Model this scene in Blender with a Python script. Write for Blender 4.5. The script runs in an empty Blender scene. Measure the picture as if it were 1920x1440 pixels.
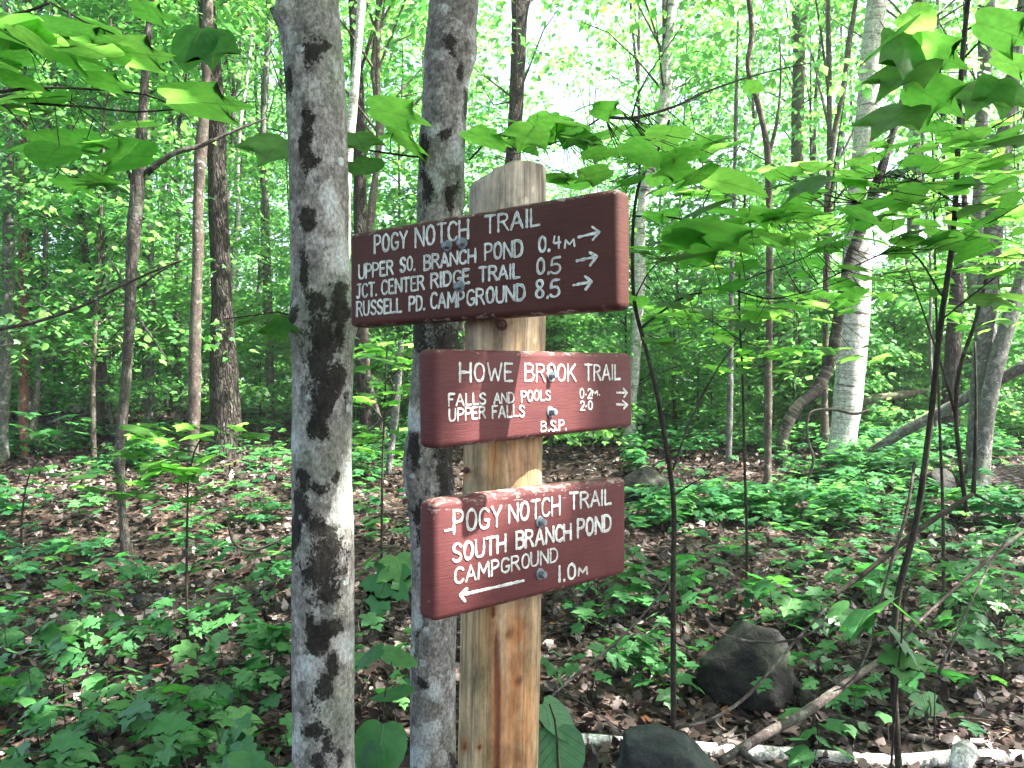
import bpy, bmesh, math, random
import numpy as np
from mathutils import Matrix, Vector

# ------------------------------------------------------------------ camera, sky, sun, exposure
sc = bpy.context.scene
FPX, CAMZ = 1507.0, 1.5
PITCH = math.atan(15 / FPX)
cam = bpy.data.objects.new('camera', bpy.data.cameras.new('camera'))
sc.collection.objects.link(cam)
cam.data.sensor_width = 36.0
cam.data.lens = 36.0 * FPX / 1920
cam.data.clip_start = 0.05
cam.data.clip_end = 2000
cam.location = (0, 0, CAMZ)
cam.rotation_euler = (math.pi / 2 + PITCH, 0, 0)
sc.camera = cam

SUN_EL, SUN_AZ = math.radians(56), math.radians(102)     # azimuth clockwise from +Y: from the right, a little behind the camera
S = np.array([math.sin(SUN_AZ) * math.cos(SUN_EL), math.cos(SUN_AZ) * math.cos(SUN_EL), math.sin(SUN_EL)])
w = bpy.data.worlds.new('World'); sc.world = w; w.use_nodes = True
nt = w.node_tree
sky = nt.nodes.new('ShaderNodeTexSky'); sky.sky_type = 'NISHITA'; sky.sun_disc = False
sky.sun_elevation = SUN_EL; sky.sun_rotation = SUN_AZ
sky.air_density = 0.8; sky.dust_density = 5.0; sky.ozone_density = 1.0
bg = nt.nodes['Background']; bg.inputs['Strength'].default_value = 0.125
nt.links.new(sky.outputs[0], bg.inputs['Color'])
sl = bpy.data.lights.new('sun', 'SUN'); sl.energy = 5.0; sl.angle = math.radians(0.53); sl.color = (1, 0.95, 0.87)
sun = bpy.data.objects.new('sun', sl); sc.collection.objects.link(sun)
sun.rotation_euler = Vector(S).to_track_quat('Z', 'Y').to_euler()
sun.location = (10, -3, 20)
vs = sc.view_settings
vs.view_transform = 'Standard'; vs.look = 'None'; vs.exposure = 2.88; vs.gamma = 1.0; vs.use_curve_mapping = False
try:
    cy = sc.cycles
    cy.max_bounces = 8; cy.diffuse_bounces = 5; cy.transmission_bounces = 4; cy.glossy_bounces = 2
    cy.use_denoising = True; cy.sample_clamp_indirect = 4.0; cy.caustics_reflective = False; cy.caustics_refractive = False
except Exception:
    pass

# ------------------------------------------------------------------ helpers
RNG = np.random.default_rng(11)
FWD = np.array([0, math.cos(PITCH), math.sin(PITCH)]); UPV = np.array([0, -math.sin(PITCH), math.cos(PITCH)]); RGT = np.array([1.0, 0, 0])
CAM = np.array([0, 0, CAMZ])
def ray(px, py): return (px - 960) / FPX * RGT + (720 - py) / FPX * UPV + FWD
def P(px, py, d): return CAM + d * ray(px, py)
def to_px(p):
    v = np.asarray(p) - CAM; d = v @ FWD
    return 960 + FPX * (v @ RGT) / d, 720 - FPX * (v @ UPV) / d, d

def _h(ix, iy, iz):
    h = (ix.astype(np.int64) * 374761393 + iy.astype(np.int64) * 668265263 + iz.astype(np.int64) * 1274126177) & 0xffffffff
    h = ((h ^ (h >> 13)) * 1103515245) & 0xffffffff
    h = ((h ^ (h >> 16)) * 2246822519) & 0xffffffff
    return ((h ^ (h >> 15)) & 0xffffff) / float(0xffffff)
def vnoise(p):
    p = np.asarray(p, float); i = np.floor(p); f = p - i; f = f * f * (3 - 2 * f); i = i.astype(np.int64)
    r = 0
    for dx in (0, 1):
        for dy in (0, 1):
            for dz in (0, 1):
                wgt = (f[..., 0] if dx else 1 - f[..., 0]) * (f[..., 1] if dy else 1 - f[..., 1]) * (f[..., 2] if dz else 1 - f[..., 2])
                r = r + wgt * _h(i[..., 0] + dx, i[..., 1] + dy, i[..., 2] + dz)
    return r * 2 - 1
def fbm(p, octv=4):
    p = np.asarray(p, float); r = 0; a = 1; s = 0
    for k in range(octv):
        r = r + a * vnoise(p + 17.3 * k); s += a; a *= 0.5; p = p * 2.03
    return r / s

def sp(x): return np.where(x > 20, x, np.log1p(np.exp(np.minimum(x, 20) * 2.0)) / 2.0)
def gz(x, y):
    x = np.asarray(x, float); y = np.asarray(y, float)
    b = 0.085 * (sp(y - 2.5) - sp(y - 13)) + 0.012 * sp(y - 13)
    q = np.stack([x * 0.35, y * 0.35, x * 0], -1)
    q2 = np.stack([x * 1.7 + 9, y * 1.7, x * 0 + 4], -1)
    far = np.clip((np.hypot(x, y) - 1) / 5, 0, 1)
    return b + far * 0.16 * vnoise(q) + 0.045 * vnoise(q2) + 0.02 * vnoise(q2 * 3.1)
def ground_hit(px, py):
    r = ray(px, py); d = np.arange(1.2, 90, 0.02)
    pts = CAM + d[:, None] * r
    under = pts[:, 2] < gz(pts[:, 0], pts[:, 1])
    k = np.argmax(under) if under.any() else len(d) - 1
    return pts[k], d[k]

class MD:
    """mesh accumulator: verts, faces, one scalar and one vector attribute per vertex, material index per face"""
    def __init__(s): s.v = []; s.loops = []; s.sizes = []; s.rnd = []; s.tc = []; s.mi = []; s.n = 0; s.has_tc = False
    def add(s, v, faces, rnd=0.0, tc=None, mi=0):
        """faces: list of int arrays (m,k)"""
        v = np.asarray(v, float).reshape(-1, 3); m = len(v)
        s.v.append(v)
        for f in faces:
            f = np.asarray(f, np.int64)
            s.loops.append((f + s.n).ravel()); s.sizes.append(np.full(len(f), f.shape[1])); s.mi.append(np.full(len(f), mi))
        s.rnd.append(np.broadcast_to(np.asarray(rnd, float), (m,)).copy())
        if tc is not None: s.has_tc = True
        s.tc.append(np.zeros((m, 3)) if tc is None else np.asarray(tc, float).reshape(-1, 3)); s.n += m
    def mesh(s, name, mats, smooth=True):
        me = bpy.data.meshes.new(name)
        if not s.v: return me
        v = np.concatenate(s.v); L = np.concatenate(s.loops); Z = np.concatenate(s.sizes)
        me.vertices.add(len(v)); me.vertices.foreach_set('co', v.ravel().astype(np.float32))
        me.loops.add(len(L)); me.loops.foreach_set('vertex_index', L.astype(np.int32))
        me.polygons.add(len(Z)); st = np.concatenate([[0], np.cumsum(Z)[:-1]])
        me.polygons.foreach_set('loop_start', st.astype(np.int32))
        me.polygons.foreach_set('material_index', np.concatenate(s.mi).astype(np.int32))
        me.polygons.foreach_set('use_smooth', np.full(len(Z), smooth))
        me.update(calc_edges=True)
        a = me.attributes.new('rnd', 'FLOAT', 'POINT'); a.data.foreach_set('value', np.concatenate(s.rnd).astype(np.float32))
        if s.has_tc:
            a = me.attributes.new('tc', 'FLOAT_VECTOR', 'POINT'); a.data.foreach_set('vector', np.concatenate(s.tc).ravel().astype(np.float32))
        for m in (mats if isinstance(mats, (list, tuple)) else [mats]): me.materials.append(m)
        return me

def link(o): sc.collection.objects.link(o); return o
def thing(name, label, cat, loc=(0, 0, 0), group=None):
    o = bpy.data.objects.new(name, None); link(o); o.location = tuple(float(c) for c in loc); o.empty_display_size = 0.1
    o['label'] = label; o['category'] = cat
    if group: o['group'] = group
    return o
def part(name, me, parent, label=None, world=True):
    """me is in world coordinates when world=True"""
    o = bpy.data.objects.new(name, me); link(o); o.parent = parent
    if world:
        t = Vector((0, 0, 0)); q = parent
        while q is not None: t += q.location; q = q.parent
        o.location = -t
    if label: o['label'] = label
    return o
def solo(name, me, label, cat, group=None, kind=None):
    o = bpy.data.objects.new(name, me); link(o)
    if label: o['label'] = label
    if cat: o['category'] = cat
    if group: o['group'] = group
    if kind: o['kind'] = kind
    return o

# ---- tubes
def catmull(pts, step):
    """smooth curve through the points, tangents weighted by chord length so uneven spacing never overshoots"""
    pts = np.asarray(pts, float); n = len(pts); L = np.maximum(np.linalg.norm(np.diff(pts[:, :3], axis=0), axis=1), 1e-6)
    if n == 2:
        k = max(2, int(L[0] / step) + 1); t = np.linspace(0, 1, k)[:, None]
        return pts[0] * (1 - t) + pts[1] * t
    sl = np.diff(pts, axis=0) / L[:, None]; m = np.empty_like(pts); m[0] = sl[0]; m[-1] = sl[-1]
    m[1:-1] = (sl[:-1] * L[1:, None] + sl[1:] * L[:-1, None]) / (L[1:] + L[:-1])[:, None]; out = []
    for i in range(n - 1):
        k = max(1, int(L[i] / step)); t = (np.arange(k) / k)[:, None]; h = L[i]
        out.append((2 * t ** 3 - 3 * t ** 2 + 1) * pts[i] + (t ** 3 - 2 * t ** 2 + t) * h * m[i] + (3 * t ** 2 - 2 * t ** 3) * pts[i + 1] + (t ** 3 - t ** 2) * h * m[i + 1])
    out.append(pts[-1:]); return np.vstack(out)
def tube(md, pts, rad=None, nseg=10, step=0.1, disp=None, tco=None, mi=0, cap=True, rnd=0.0, flat=1.0):
    """pts (n,3) with rad (n,) -> smooth tube. disp(tc, theta, s, P) -> radial offset in metres"""
    a = np.column_stack([np.asarray(pts, float), np.broadcast_to(np.asarray(rad, float), (len(pts),))])
    a = catmull(a, step); c = a[:, :3]; r = np.maximum(a[:, 3], 0.0003); n = len(c)
    t = np.gradient(c, axis=0); t /= np.linalg.norm(t, axis=1)[:, None] + 1e-12
    ref = np.array([1.0, 0, 0]) if abs(t[0, 0]) < 0.8 else np.array([0, 0, 1.0])
    U = np.zeros((n, 3)); u = ref - (ref @ t[0]) * t[0]; u /= np.linalg.norm(u)
    for i in range(n):
        u = u - (u @ t[i]) * t[i]; u /= np.linalg.norm(u); U[i] = u
    V = np.cross(t, U)
    th = np.linspace(0, 2 * np.pi, nseg, endpoint=False)
    s = np.concatenate([[0], np.cumsum(np.linalg.norm(np.diff(c, axis=0), axis=1))])
    co, si = np.cos(th), np.sin(th)
    if tco is None: tco = RNG.uniform(-50, 50, 3)
    R0 = float(np.mean(r))
    tc = np.stack([np.broadcast_to(co * R0, (n, nseg)), np.broadcast_to(si * R0, (n, nseg)), np.broadcast_to(s[:, None], (n, nseg))], -1)
    rr = np.broadcast_to(r[:, None], (n, nseg)).copy()
    if disp is not None:
        base = c[:, None] + rr[..., None] * (co[None, :, None] * U[:, None] + si[None, :, None] * V[:, None])
        rr = rr + disp(tc + tco, th, s, base)
    pts3 = c[:, None] + rr[..., None] * (co[None, :, None] * U[:, None] + flat * si[None, :, None] * V[:, None])
    i = np.arange(n - 1)[:, None] * nseg; j = np.arange(nseg)[None]; j2 = (j + 1) % nseg
    q = np.stack([i + j, i + j2, i + nseg + j2, i + nseg + j], -1).reshape(-1, 4)
    v = pts3.reshape(-1, 3); tcv = (tc + tco).reshape(-1, 3); faces = [q]
    if cap:
        v = np.vstack([v, c[0], c[-1]]); tcv = np.vstack([tcv, tco + [0, 0, 0], tco + [0, 0, s[-1]]]); b0 = n * nseg
        jj = np.arange(nseg)
        faces.append(np.stack([(jj + 1) % nseg, jj, np.full(nseg, b0)], -1))
        faces.append(np.stack([(n - 1) * nseg + jj, (n - 1) * nseg + (jj + 1) % nseg, np.full(nseg, b0 + 1)], -1))
    md.add(v, faces, rnd=rnd, tc=tcv, mi=mi)
    return v, tcv

# ---- leaves
HALF = {
 'sugar': [(0, 0), (.10, -.06), (.24, -.08), (.45, .05), (.35, .13), (.30, .22), (.45, .29), (.62, .54), (.47, .52), (.38, .59), (.21, .52), (.26, .68), (.31, .75), (.15, .80), (0, 1.02)],
 'goose': [(0, 0), (.14, -.06), (.30, .0), (.40, .16), (.44, .34), (.47, .48), (.53, .72), (.37, .63), (.27, .62), (.18, .74), (.10, .86), (0, 1.06)],
 'round': [(0, 0), (.16, -.07), (.33, -.03), (.45, .13), (.48, .34), (.44, .54), (.33, .74), (.17, .90), (0, 1.0)],
 'ovate': [(0, 0), (.16, .08), (.27, .28), (.28, .46), (.21, .7), (.10, .88), (0, 1)],
 'mid': [(0, 0), (.32, .06), (.50, .50), (.20, .58), (0, 1)],
 'low': [(0, 0), (.36, .38), (0, 1)],
 'litter': [(0, 0), (.25, .12), (.33, .45), (.18, .75), (0, 1)],
}
def template(kind, cup=0.25, sag=0.35):
    h = np.array(HALF[kind], float); n = len(h) - 1; V = []; F3 = []; F4 = []
    mid_y = np.linspace(0, h[-1, 1], n + 1)
    V = [(0, 0), (0, h[-1, 1])]
    if n == 2:
        V += [tuple(h[1]), (-h[1, 0], h[1, 1])]; F3 = [(0, 2, 1), (0, 1, 3)]
    else:
        m0 = len(V); V += [(0, y) for y in mid_y[1:n]]
        for sgn in (1, -1):
            p0 = len(V); V += [(sgn * a, b) for a, b in h[1:n]]
            def f(*t): return t if sgn > 0 else t[::-1]
            F3.append(f(0, p0, m0)); F3.append(f(m0 + n - 2, p0 + n - 2, 1))
            for k in range(n - 2): F4.append(f(m0 + k, p0 + k, p0 + k + 1, m0 + k + 1))
    V = np.array(V, float)
    z = cup * np.abs(V[:, 0]) * 0.6 - cup * V[:, 0] ** 2 * 1.2 - sag * np.clip(V[:, 1], 0, 2) ** 2
    fs = []
    if F3: fs.append(np.array(F3))
    if F4: fs.append(np.array(F4))
    return np.column_stack([V, z]), fs
TPL = {k: [template(k, c, s) for c, s in ((.25, .07), (.45, .16), (.1, .02), (.35, .24))] for k in HALF}
TPL['litter'] = [template('litter', c, s) for c, s in ((.9, .3), (-.8, -.4), (.5, -.5), (-.3, .6))]

def add_leaves(md, kind, pos, yaw, droop, roll, size, rnd, mi=0):
    pos = np.asarray(pos, float).reshape(-1, 3); n = len(pos)
    if n == 0: return
    yaw, droop, roll, size, rnd = [np.broadcast_to(np.asarray(a, float), (n,)) for a in (yaw, droop, roll, size, rnd)]
    which = RNG.integers(0, len(TPL[kind]), n)
    Y = np.stack([np.cos(yaw) * np.cos(droop), np.sin(yaw) * np.cos(droop), -np.sin(droop)], -1)
    X0 = np.stack([np.sin(yaw), -np.cos(yaw), 0 * yaw], -1); Z0 = np.cross(X0, Y)
    X = X0 * np.cos(roll)[:, None] + Z0 * np.sin(roll)[:, None]; Z = np.cross(X, Y)
    for k in range(len(TPL[kind])):
        m = which == k; c = int(m.sum())
        if c == 0: continue
        V, fs = TPL[kind][k]; q = len(V)
        sz = size[m][:, None, None]
        W = pos[m][:, None] + sz * (V[None, :, 0:1] * X[m][:, None] + V[None, :, 1:2] * Y[m][:, None] + V[None, :, 2:3] * Z[m][:, None])
        off = (np.arange(c) * q)[:, None, None]
        faces = [(f[None] + off).reshape(-1, f.shape[1]) for f in fs]
        tc = np.broadcast_to(np.column_stack([V[:, :2], np.zeros(q)])[None], (c, q, 3)).copy()
        tc[..., 2] = rnd[m][:, None]
        md.add(W.reshape(-1, 3), faces, rnd=np.repeat(rnd[m], q), tc=tc.reshape(-1, 3), mi=mi)

# ------------------------------------------------------------------ materials
class NT:
    def __init__(s, name):
        s.m = bpy.data.materials.new(name); s.m.use_nodes = True; s.t = s.m.node_tree
        s.b = s.t.nodes['Principled BSDF']; s.out = s.t.nodes['Material Output']
    def n(s, typ, **kw):
        nd = s.t.nodes.new(typ)
        for k, v in kw.items(): setattr(nd, k, v)
        return nd
    def set(s, sock, v):
        if hasattr(v, 'is_output'): s.t.links.new(v, sock)
        else: sock.default_value = v
    def attr(s, name, out='Vector'): nd = s.n('ShaderNodeAttribute', attribute_name=name); return nd.outputs[out]
    def vmul(s, v, sc3):
        nd = s.n('ShaderNodeVectorMath', operation='MULTIPLY'); s.set(nd.inputs[0], v); nd.inputs[1].default_value = sc3; return nd.outputs[0]
    def vadd(s, a, b):
        nd = s.n('ShaderNodeVectorMath', operation='ADD'); s.set(nd.inputs[0], a); s.set(nd.inputs[1], b); return nd.outputs[0]
    def noise(s, v, scale, detail=4, rough=0.55, dist=0.0, col=False):
        nd = s.n('ShaderNodeTexNoise'); s.set(nd.inputs['Vector'], v); nd.inputs['Scale'].default_value = scale
        nd.inputs['Detail'].default_value = detail; nd.inputs['Roughness'].default_value = rough; nd.inputs['Distortion'].default_value = dist
        return nd.outputs['Color' if col else 'Fac']
    def vor(s, v, scale, feature='F1', out='Distance'):
        nd = s.n('ShaderNodeTexVoronoi', feature=feature); s.set(nd.inputs['Vector'], v); nd.inputs['Scale'].default_value = scale; return nd.outputs[out]
    def ramp(s, f, stops, interp='LINEAR'):
        nd = s.n('ShaderNodeValToRGB'); s.set(nd.inputs[0], f); e = nd.color_ramp.elements; nd.color_ramp.interpolation = interp
        while len(e) < len(stops): e.new(0.5)
        for el, (p, c) in zip(e, stops):
            el.position = p; el.color = (c, c, c, 1) if isinstance(c, (int, float)) else (*c, 1)
        return nd.outputs[0]
    def mix(s, f, a, b, blend='MIX'):
        nd = s.n('ShaderNodeMix', data_type='RGBA', blend_type=blend); s.set(nd.inputs[0], f)
        for sock, v in ((nd.inputs[6], a), (nd.inputs[7], b)):
            s.set(sock, (*v, 1) if isinstance(v, tuple) and len(v) == 3 else v)
        return nd.outputs[2]
    def math(s, op, a, b=0.0, clamp=False):
        nd = s.n('ShaderNodeMath', operation=op, use_clamp=clamp); s.set(nd.inputs[0], a); s.set(nd.inputs[1], b); return nd.outputs[0]
    def sep(s, v): nd = s.n('ShaderNodeSeparateXYZ'); s.set(nd.inputs[0], v); return nd.outputs
    def bump(s, h, strength=0.5, dist=0.01):
        nd = s.n('ShaderNodeBump'); s.set(nd.inputs['Height'], h); nd.inputs['Strength'].default_value = strength; nd.inputs['Distance'].default_value = dist
        s.t.links.new(nd.outputs[0], s.b.inputs['Normal']); return nd.outputs[0]
    def col(s, c): s.set(s.b.inputs['Base Color'], (*c, 1) if isinstance(c, tuple) and len(c) == 3 else c)
    def rough(s, r): s.set(s.b.inputs['Roughness'], r)
    def spec(s, v): s.b.inputs['Specular IOR Level'].default_value = v

def leaf_mat(name, stops, tstops, tf=0.45, veins=False, vein=0.8, rough=0.45, spec=0.35):
    k = NT(name); r = k.attr('rnd', 'Fac')
    c = k.ramp(r, stops); t = k.ramp(r, tstops)
    if veins:
        tc = k.attr('tc'); x, y, z = k.sep(tc)
        ax = k.math('ABSOLUTE', x)
        mid = k.ramp(ax, [(0.0, 1.0), (0.012, 0.7), (0.022, 0.0)])
        ph = k.math('FRACT', k.math('MULTIPLY', k.math('SUBTRACT', y, k.math('MULTIPLY', ax, 0.85)), 6.5))
        sv = k.ramp(k.math('ABSOLUTE', k.math('SUBTRACT', ph, 0.5)), [(0.0, 0.6), (0.05, 0.25), (0.10, 0.0)])
        v = k.math('MAXIMUM', mid, sv)
        blot = k.ramp(k.noise(tc, 5.0, 4), [(0.35, 0.82), (0.65, 1.12)])
        spots = k.ramp(k.noise(k.vadd(tc, k.vmul(tc, (0, 0, 40))), 13.0, 2), [(0.74, 0.0), (0.80, 1.0)])
        c = k.mix(k.math('MULTIPLY', v, vein), c, (0.16, 0.26, 0.07)); c = k.mix(1.0, c, blot, 'MULTIPLY'); c = k.mix(k.math('MULTIPLY', spots, 0.6), c, (0.10, 0.06, 0.02))
        t = k.mix(k.math('MULTIPLY', v, 0.5), t, (0.10, 0.20, 0.03)); t = k.mix(1.0, t, blot, 'MULTIPLY')
        k.bump(v, 0.5, 0.003)
    k.col(c); k.rough(rough); k.spec(spec)
    tr = k.n('ShaderNodeBsdfTranslucent'); k.set(tr.inputs['Color'], t)
    mx = k.n('ShaderNodeMixShader'); mx.inputs[0].default_value = tf
    k.t.links.new(k.b.outputs[0], mx.inputs[1]); k.t.links.new(tr.outputs[0], mx.inputs[2]); k.t.links.new(mx.outputs[0], k.out.inputs['Surface'])
    return k.m
M = {}
G1 = [(0.0, (.020, .085, .032)), (0.5, (.036, .125, .040)), (1.0, (.062, .165, .040))]
T1 = [(0.0, (.110, .360, .040)), (0.5, (.190, .500, .055)), (1.0, (.330, .620, .080))]
M['leaf_near'] = leaf_mat('leaf_near', [(p, (c[0] * 1.25, c[1] * 1.2, c[2] * 1.1)) for p, c in G1], [(p, (min(c[0] * 1.25, .36), min(c[1] * 1.22, .68), c[2] * 1.6)) for p, c in T1], 0.68, True)
M['leaf_far'] = leaf_mat('leaf_far', [(0.0, (.040, .122, .052)), (0.5, (.064, .170, .064)), (1.0, (.105, .215, .072))], [(0.0, (.120, .420, .095)), (0.5, (.200, .560, .125)), (1.0, (.350, .680, .160))], 0.55)
M['leaf_canopy'] = leaf_mat('leaf_canopy', G1, T1, 0.42)
M['leaf_floor'] = leaf_mat('leaf_floor', [(0.0, (.020, .105, .034)), (0.6, (.045, .168, .050)), (0.93, (.080, .210, .060)), (1.0, (.20, .19, .04))],
                           [(0.0, (.03, .20, .03)), (0.6, (.06, .30, .05)), (0.93, (.12, .40, .05)), (1.0, (.40, .36, .05))], 0.38, True, vein=0.35, rough=0.4, spec=0.45)
M['leaf_cover'] = leaf_mat('leaf_cover', [(0.0, (.020, .095, .040)), (0.5, (.036, .145, .056)), (1.0, (.070, .195, .066))], [(0.0, (.06, .32, .07)), (0.5, (.11, .44, .09)), (1.0, (.22, .56, .11))], 0.45)
def litter():
    k = NT('leaf_litter'); r = k.attr('rnd', 'Fac'); tc = k.attr('tc')
    c = k.ramp(r, [(0.0, (.015, .010, .009)), (0.36, (.036, .023, .020)), (0.60, (.095, .067, .060)), (0.78, (.23, .188, .180)), (0.92, (.46, .42, .41)), (0.965, (.24, .10, .05)), (1.0, (.24, .14, .05))])
    nz = k.ramp(k.noise(k.vadd(tc, k.vmul(tc, (0, 0, 30))), 7.0, 4), [(0.3, 0.6), (0.7, 1.15)])
    k.col(k.mix(1.0, c, nz, 'MULTIPLY')); k.rough(0.6); k.spec(0.3)
    tr = k.n('ShaderNodeBsdfTranslucent'); k.set(tr.inputs['Color'], c); mx = k.n('ShaderNodeMixShader'); mx.inputs[0].default_value = 0.12
    k.t.links.new(k.b.outputs[0], mx.inputs[1]); k.t.links.new(tr.outputs[0], mx.inputs[2]); k.t.links.new(mx.outputs[0], k.out.inputs['Surface'])
    return k.m
M['litter'] = litter()
def ground_mat():
    k = NT('forest_soil'); g = k.n('ShaderNodeNewGeometry').outputs['Position']
    n1 = k.noise(g, 1.3, 6, 0.6); v = k.vor(g, 26.0, 'F1', 'Color'); vr = k.sep(v)[0]; n2 = k.noise(g, 40, 5, 0.65)
    c = k.ramp(vr, [(0.0, (.022, .014, .011)), (0.45, (.055, .034, .026)), (0.75, (.11, .07, .055)), (1.0, (.19, .14, .115))])
    c = k.mix(k.ramp(n1, [(0.40, 0.0), (0.62, 0.85)]), c, (.022, .015, .011)); c = k.mix(1.0, c, k.ramp(n2, [(0.3, 0.5), (0.7, 1.25)]), 'MULTIPLY')
    k.col(c); k.rough(0.85); k.spec(0.2)
    k.bump(k.math('ADD', k.vor(g, 26.0), k.math('MULTIPLY', n2, 0.8)), 0.9, 0.03)
    return k.m
M['ground'] = ground_mat()

def bark(name, base, dark, pale, moss=(.035, .045, .018), ridges=0.0, birch=0.0, patch=True, bumpd=0.012, pale_amt=0.5, dark_amt=0.45, green=0.25):
    k = NT(name); tc = k.attr('tc'); pa = k.attr('rnd', 'Fac')
    big = k.noise(k.vmul(tc, (1, 1, .55)), 6.0, 6, 0.62); fine = k.noise(tc, 60, 6, 0.7); med = k.noise(k.vmul(tc, (1, 1, .4)), 22, 5, 0.65)
    fib = k.noise(k.vmul(tc, (1, 1, .12)), 90, 4, 0.6)
    c = k.mix(k.ramp(med, [(0.35, 0.0), (0.68, 1.0)]), base, tuple(0.62 * b for b in base))
    c = k.mix(1.0, c, k.ramp(fine, [(0.30, 0.45), (0.70, 1.5)]), 'MULTIPLY'); c = k.mix(1.0, c, k.ramp(k.noise(k.vmul(tc, (1, 1, .6)), 34, 6, .7), [(0.36, 0.55), (0.64, 1.25)]), 'MULTIPLY')
    off = k.vadd(tc, (31.7, 5.1, 12.3))
    lich = k.ramp(k.math('ADD', k.noise(k.vmul(off, (1, 1, .75)), 17.0, 9, 0.72), k.math('MULTIPLY', k.math('MAXIMUM', k.math('MULTIPLY', pa, -1.0), 0.0), 0.35)), [(0.60 - .1 * pale_amt, 0.0), (0.63 - .1 * pale_amt + .03, 1.0)])
    c = k.mix(k.math('MULTIPLY', lich, 0.75), c, pale)
    sp2 = k.ramp(k.math('ADD', k.vor(k.vadd(off, (3, 3, 3)), 13.0), k.math('MULTIPLY', k.noise(tc, 40, 3), 0.12)), [(0.18, 1.0), (0.21, 0.0)])
    selx = k.ramp(k.sep(k.vor(k.vadd(off, (3, 3, 3)), 13.0, 'F1', 'Color'))[0], [(0.70, 0.0), (0.72, 1.0)])
    c = k.mix(k.math('MULTIPLY', sp2, k.math('MULTIPLY', selx, 0.8 * pale_amt)), c, (.50, .56, .56))
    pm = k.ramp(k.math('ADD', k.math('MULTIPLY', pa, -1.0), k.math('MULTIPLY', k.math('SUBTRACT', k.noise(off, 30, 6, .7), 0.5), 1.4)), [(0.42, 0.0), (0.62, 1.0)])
    c = k.mix(k.math('MULTIPLY', pm, 0.85), c, (.40, .425, .425))  # explicit pale patches; on the near trunk partly sunlight painted into the bark
    gr = k.ramp(k.noise(k.vadd(off, (7, 1, 9)), 3.5, 5, 0.6), [(0.48, 0.0), (0.66, green)])
    c = k.mix(gr, c, (.10, .155, .085))
    n28 = k.noise(k.vmul(off, (1, 1, .6)), 38.0, 9, 0.74); n90 = k.noise(k.vmul(off, (1, 1, .7)), 190.0, 4, 0.7)
    dk = k.math('ADD', k.math('MULTIPLY', k.math('SUBTRACT', n28, 0.5), 3.0), k.math('MULTIPLY', k.math('SUBTRACT', n90, 0.5), 2.2))
    dk = k.math('ADD', dk, k.math('MULTIPLY', k.math('SUBTRACT', k.noise(k.vmul(off, (1, 1, .6)), 7.0, 4, 0.6), 0.5), 0.9))
    dk = k.math('ADD', dk, k.math('MULTIPLY', k.math('MAXIMUM', pa, 0.0), 1.55))
    dm = k.ramp(dk, [(0.74 - dark_amt, 0.0), (1.00 - dark_amt, 1.0)])
    dcol = k.mix(k.ramp(fine, [(0.40, 0.0), (0.62, 1.0)]), dark, tuple(1.9 * d for d in dark))
    dcol = k.mix(k.ramp(big, [(0.56, 0.0), (0.66, 0.4)]), dcol, moss)
    c = k.mix(k.math('MULTIPLY', dm, 0.93), c, dcol)
    c = k.mix(1.0, c, k.ramp(k.noise(k.vmul(tc, (1, 1, .5)), 170, 4, .7), [(0.34, 0.55), (0.62, 1.35)]), 'MULTIPLY')
    h = k.math('ADD', k.math('MULTIPLY', med, 0.7), k.math('MULTIPLY', fine, 0.35))
    h = k.math('ADD', h, k.math('MULTIPLY', fib, 0.35)); h = k.math('ADD', h, k.math('MULTIPLY', dm, 0.25))
    if ridges:
        rg = k.vor(k.vadd(k.vmul(tc, (1, 1, .13)), k.vmul(k.noise(tc, 9, 3, 0.5, 0, True), (.03, .03, .01))), 38, 'DISTANCE_TO_EDGE')
        cr = k.ramp(rg, [(0.02, 1.0), (0.22, 0.0)])
        c = k.mix(k.math('MULTIPLY', cr, 0.8 * ridges), c, tuple(0.5 * d for d in dark)); h = k.math('SUBTRACT', h, k.math('MULTIPLY', cr, 1.3 * ridges))
    if birch:
        len1 = k.ramp(k.noise(k.vmul(tc, (1, 1, 9)), 9, 3, 0.6), [(0.63, 0.0), (0.68, 1.0)])
        band = k.ramp(k.noise(k.vmul(tc, (.6, .6, 3.2)), 3.2, 5, 0.65), [(0.60, 0.0), (0.66, 1.0)])
        peel = k.ramp(k.noise(k.vmul(tc, (.5, .5, 6)), 6, 5, 0.7), [(0.52, 0.0), (0.60, 1.0)])
        c = k.mix(k.math('MULTIPLY', peel, 0.6), c, (.17, .145, .12))
        c = k.mix(k.math('MULTIPLY', len1, 0.85), c, (.05, .04, .035)); c = k.mix(k.math('MULTIPLY', band, 0.9 * birch), c, (.035, .03, .027))
        h = k.math('ADD', h, k.math('MULTIPLY', len1, 0.5))
    k.col(c); k.rough(0.85); k.spec(0.2); k.bump(h, 0.9, bumpd)
    return k.m
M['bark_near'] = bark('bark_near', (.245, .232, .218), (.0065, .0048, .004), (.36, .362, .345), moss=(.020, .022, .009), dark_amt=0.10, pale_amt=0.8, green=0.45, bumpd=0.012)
M['bark_second'] = bark('bark_second', (.225, .21, .197), (.010, .0075, .0065), (.34, .34, .33), dark_amt=0.10, pale_amt=0.6, ridges=0.0, bumpd=0.014)
M['bark_dark'] = bark('bark_dark', (.070, .056, .050), (.014, .011, .009), (.19, .18, .17), ridges=0.9, dark_amt=0.25, pale_amt=0.15, bumpd=0.03)
M['bark_grey'] = bark('bark_grey', (.128, .126, .120), (.020, .015, .013), (.30, .29, .28), dark_amt=0.30, pale_amt=0.6, bumpd=0.012)
M['bark_brown'] = bark('bark_brown', (.10, .078, .066), (.018, .012, .010), (.30, .28, .26), dark_amt=0.30, pale_amt=0.35, bumpd=0.012)
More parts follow.
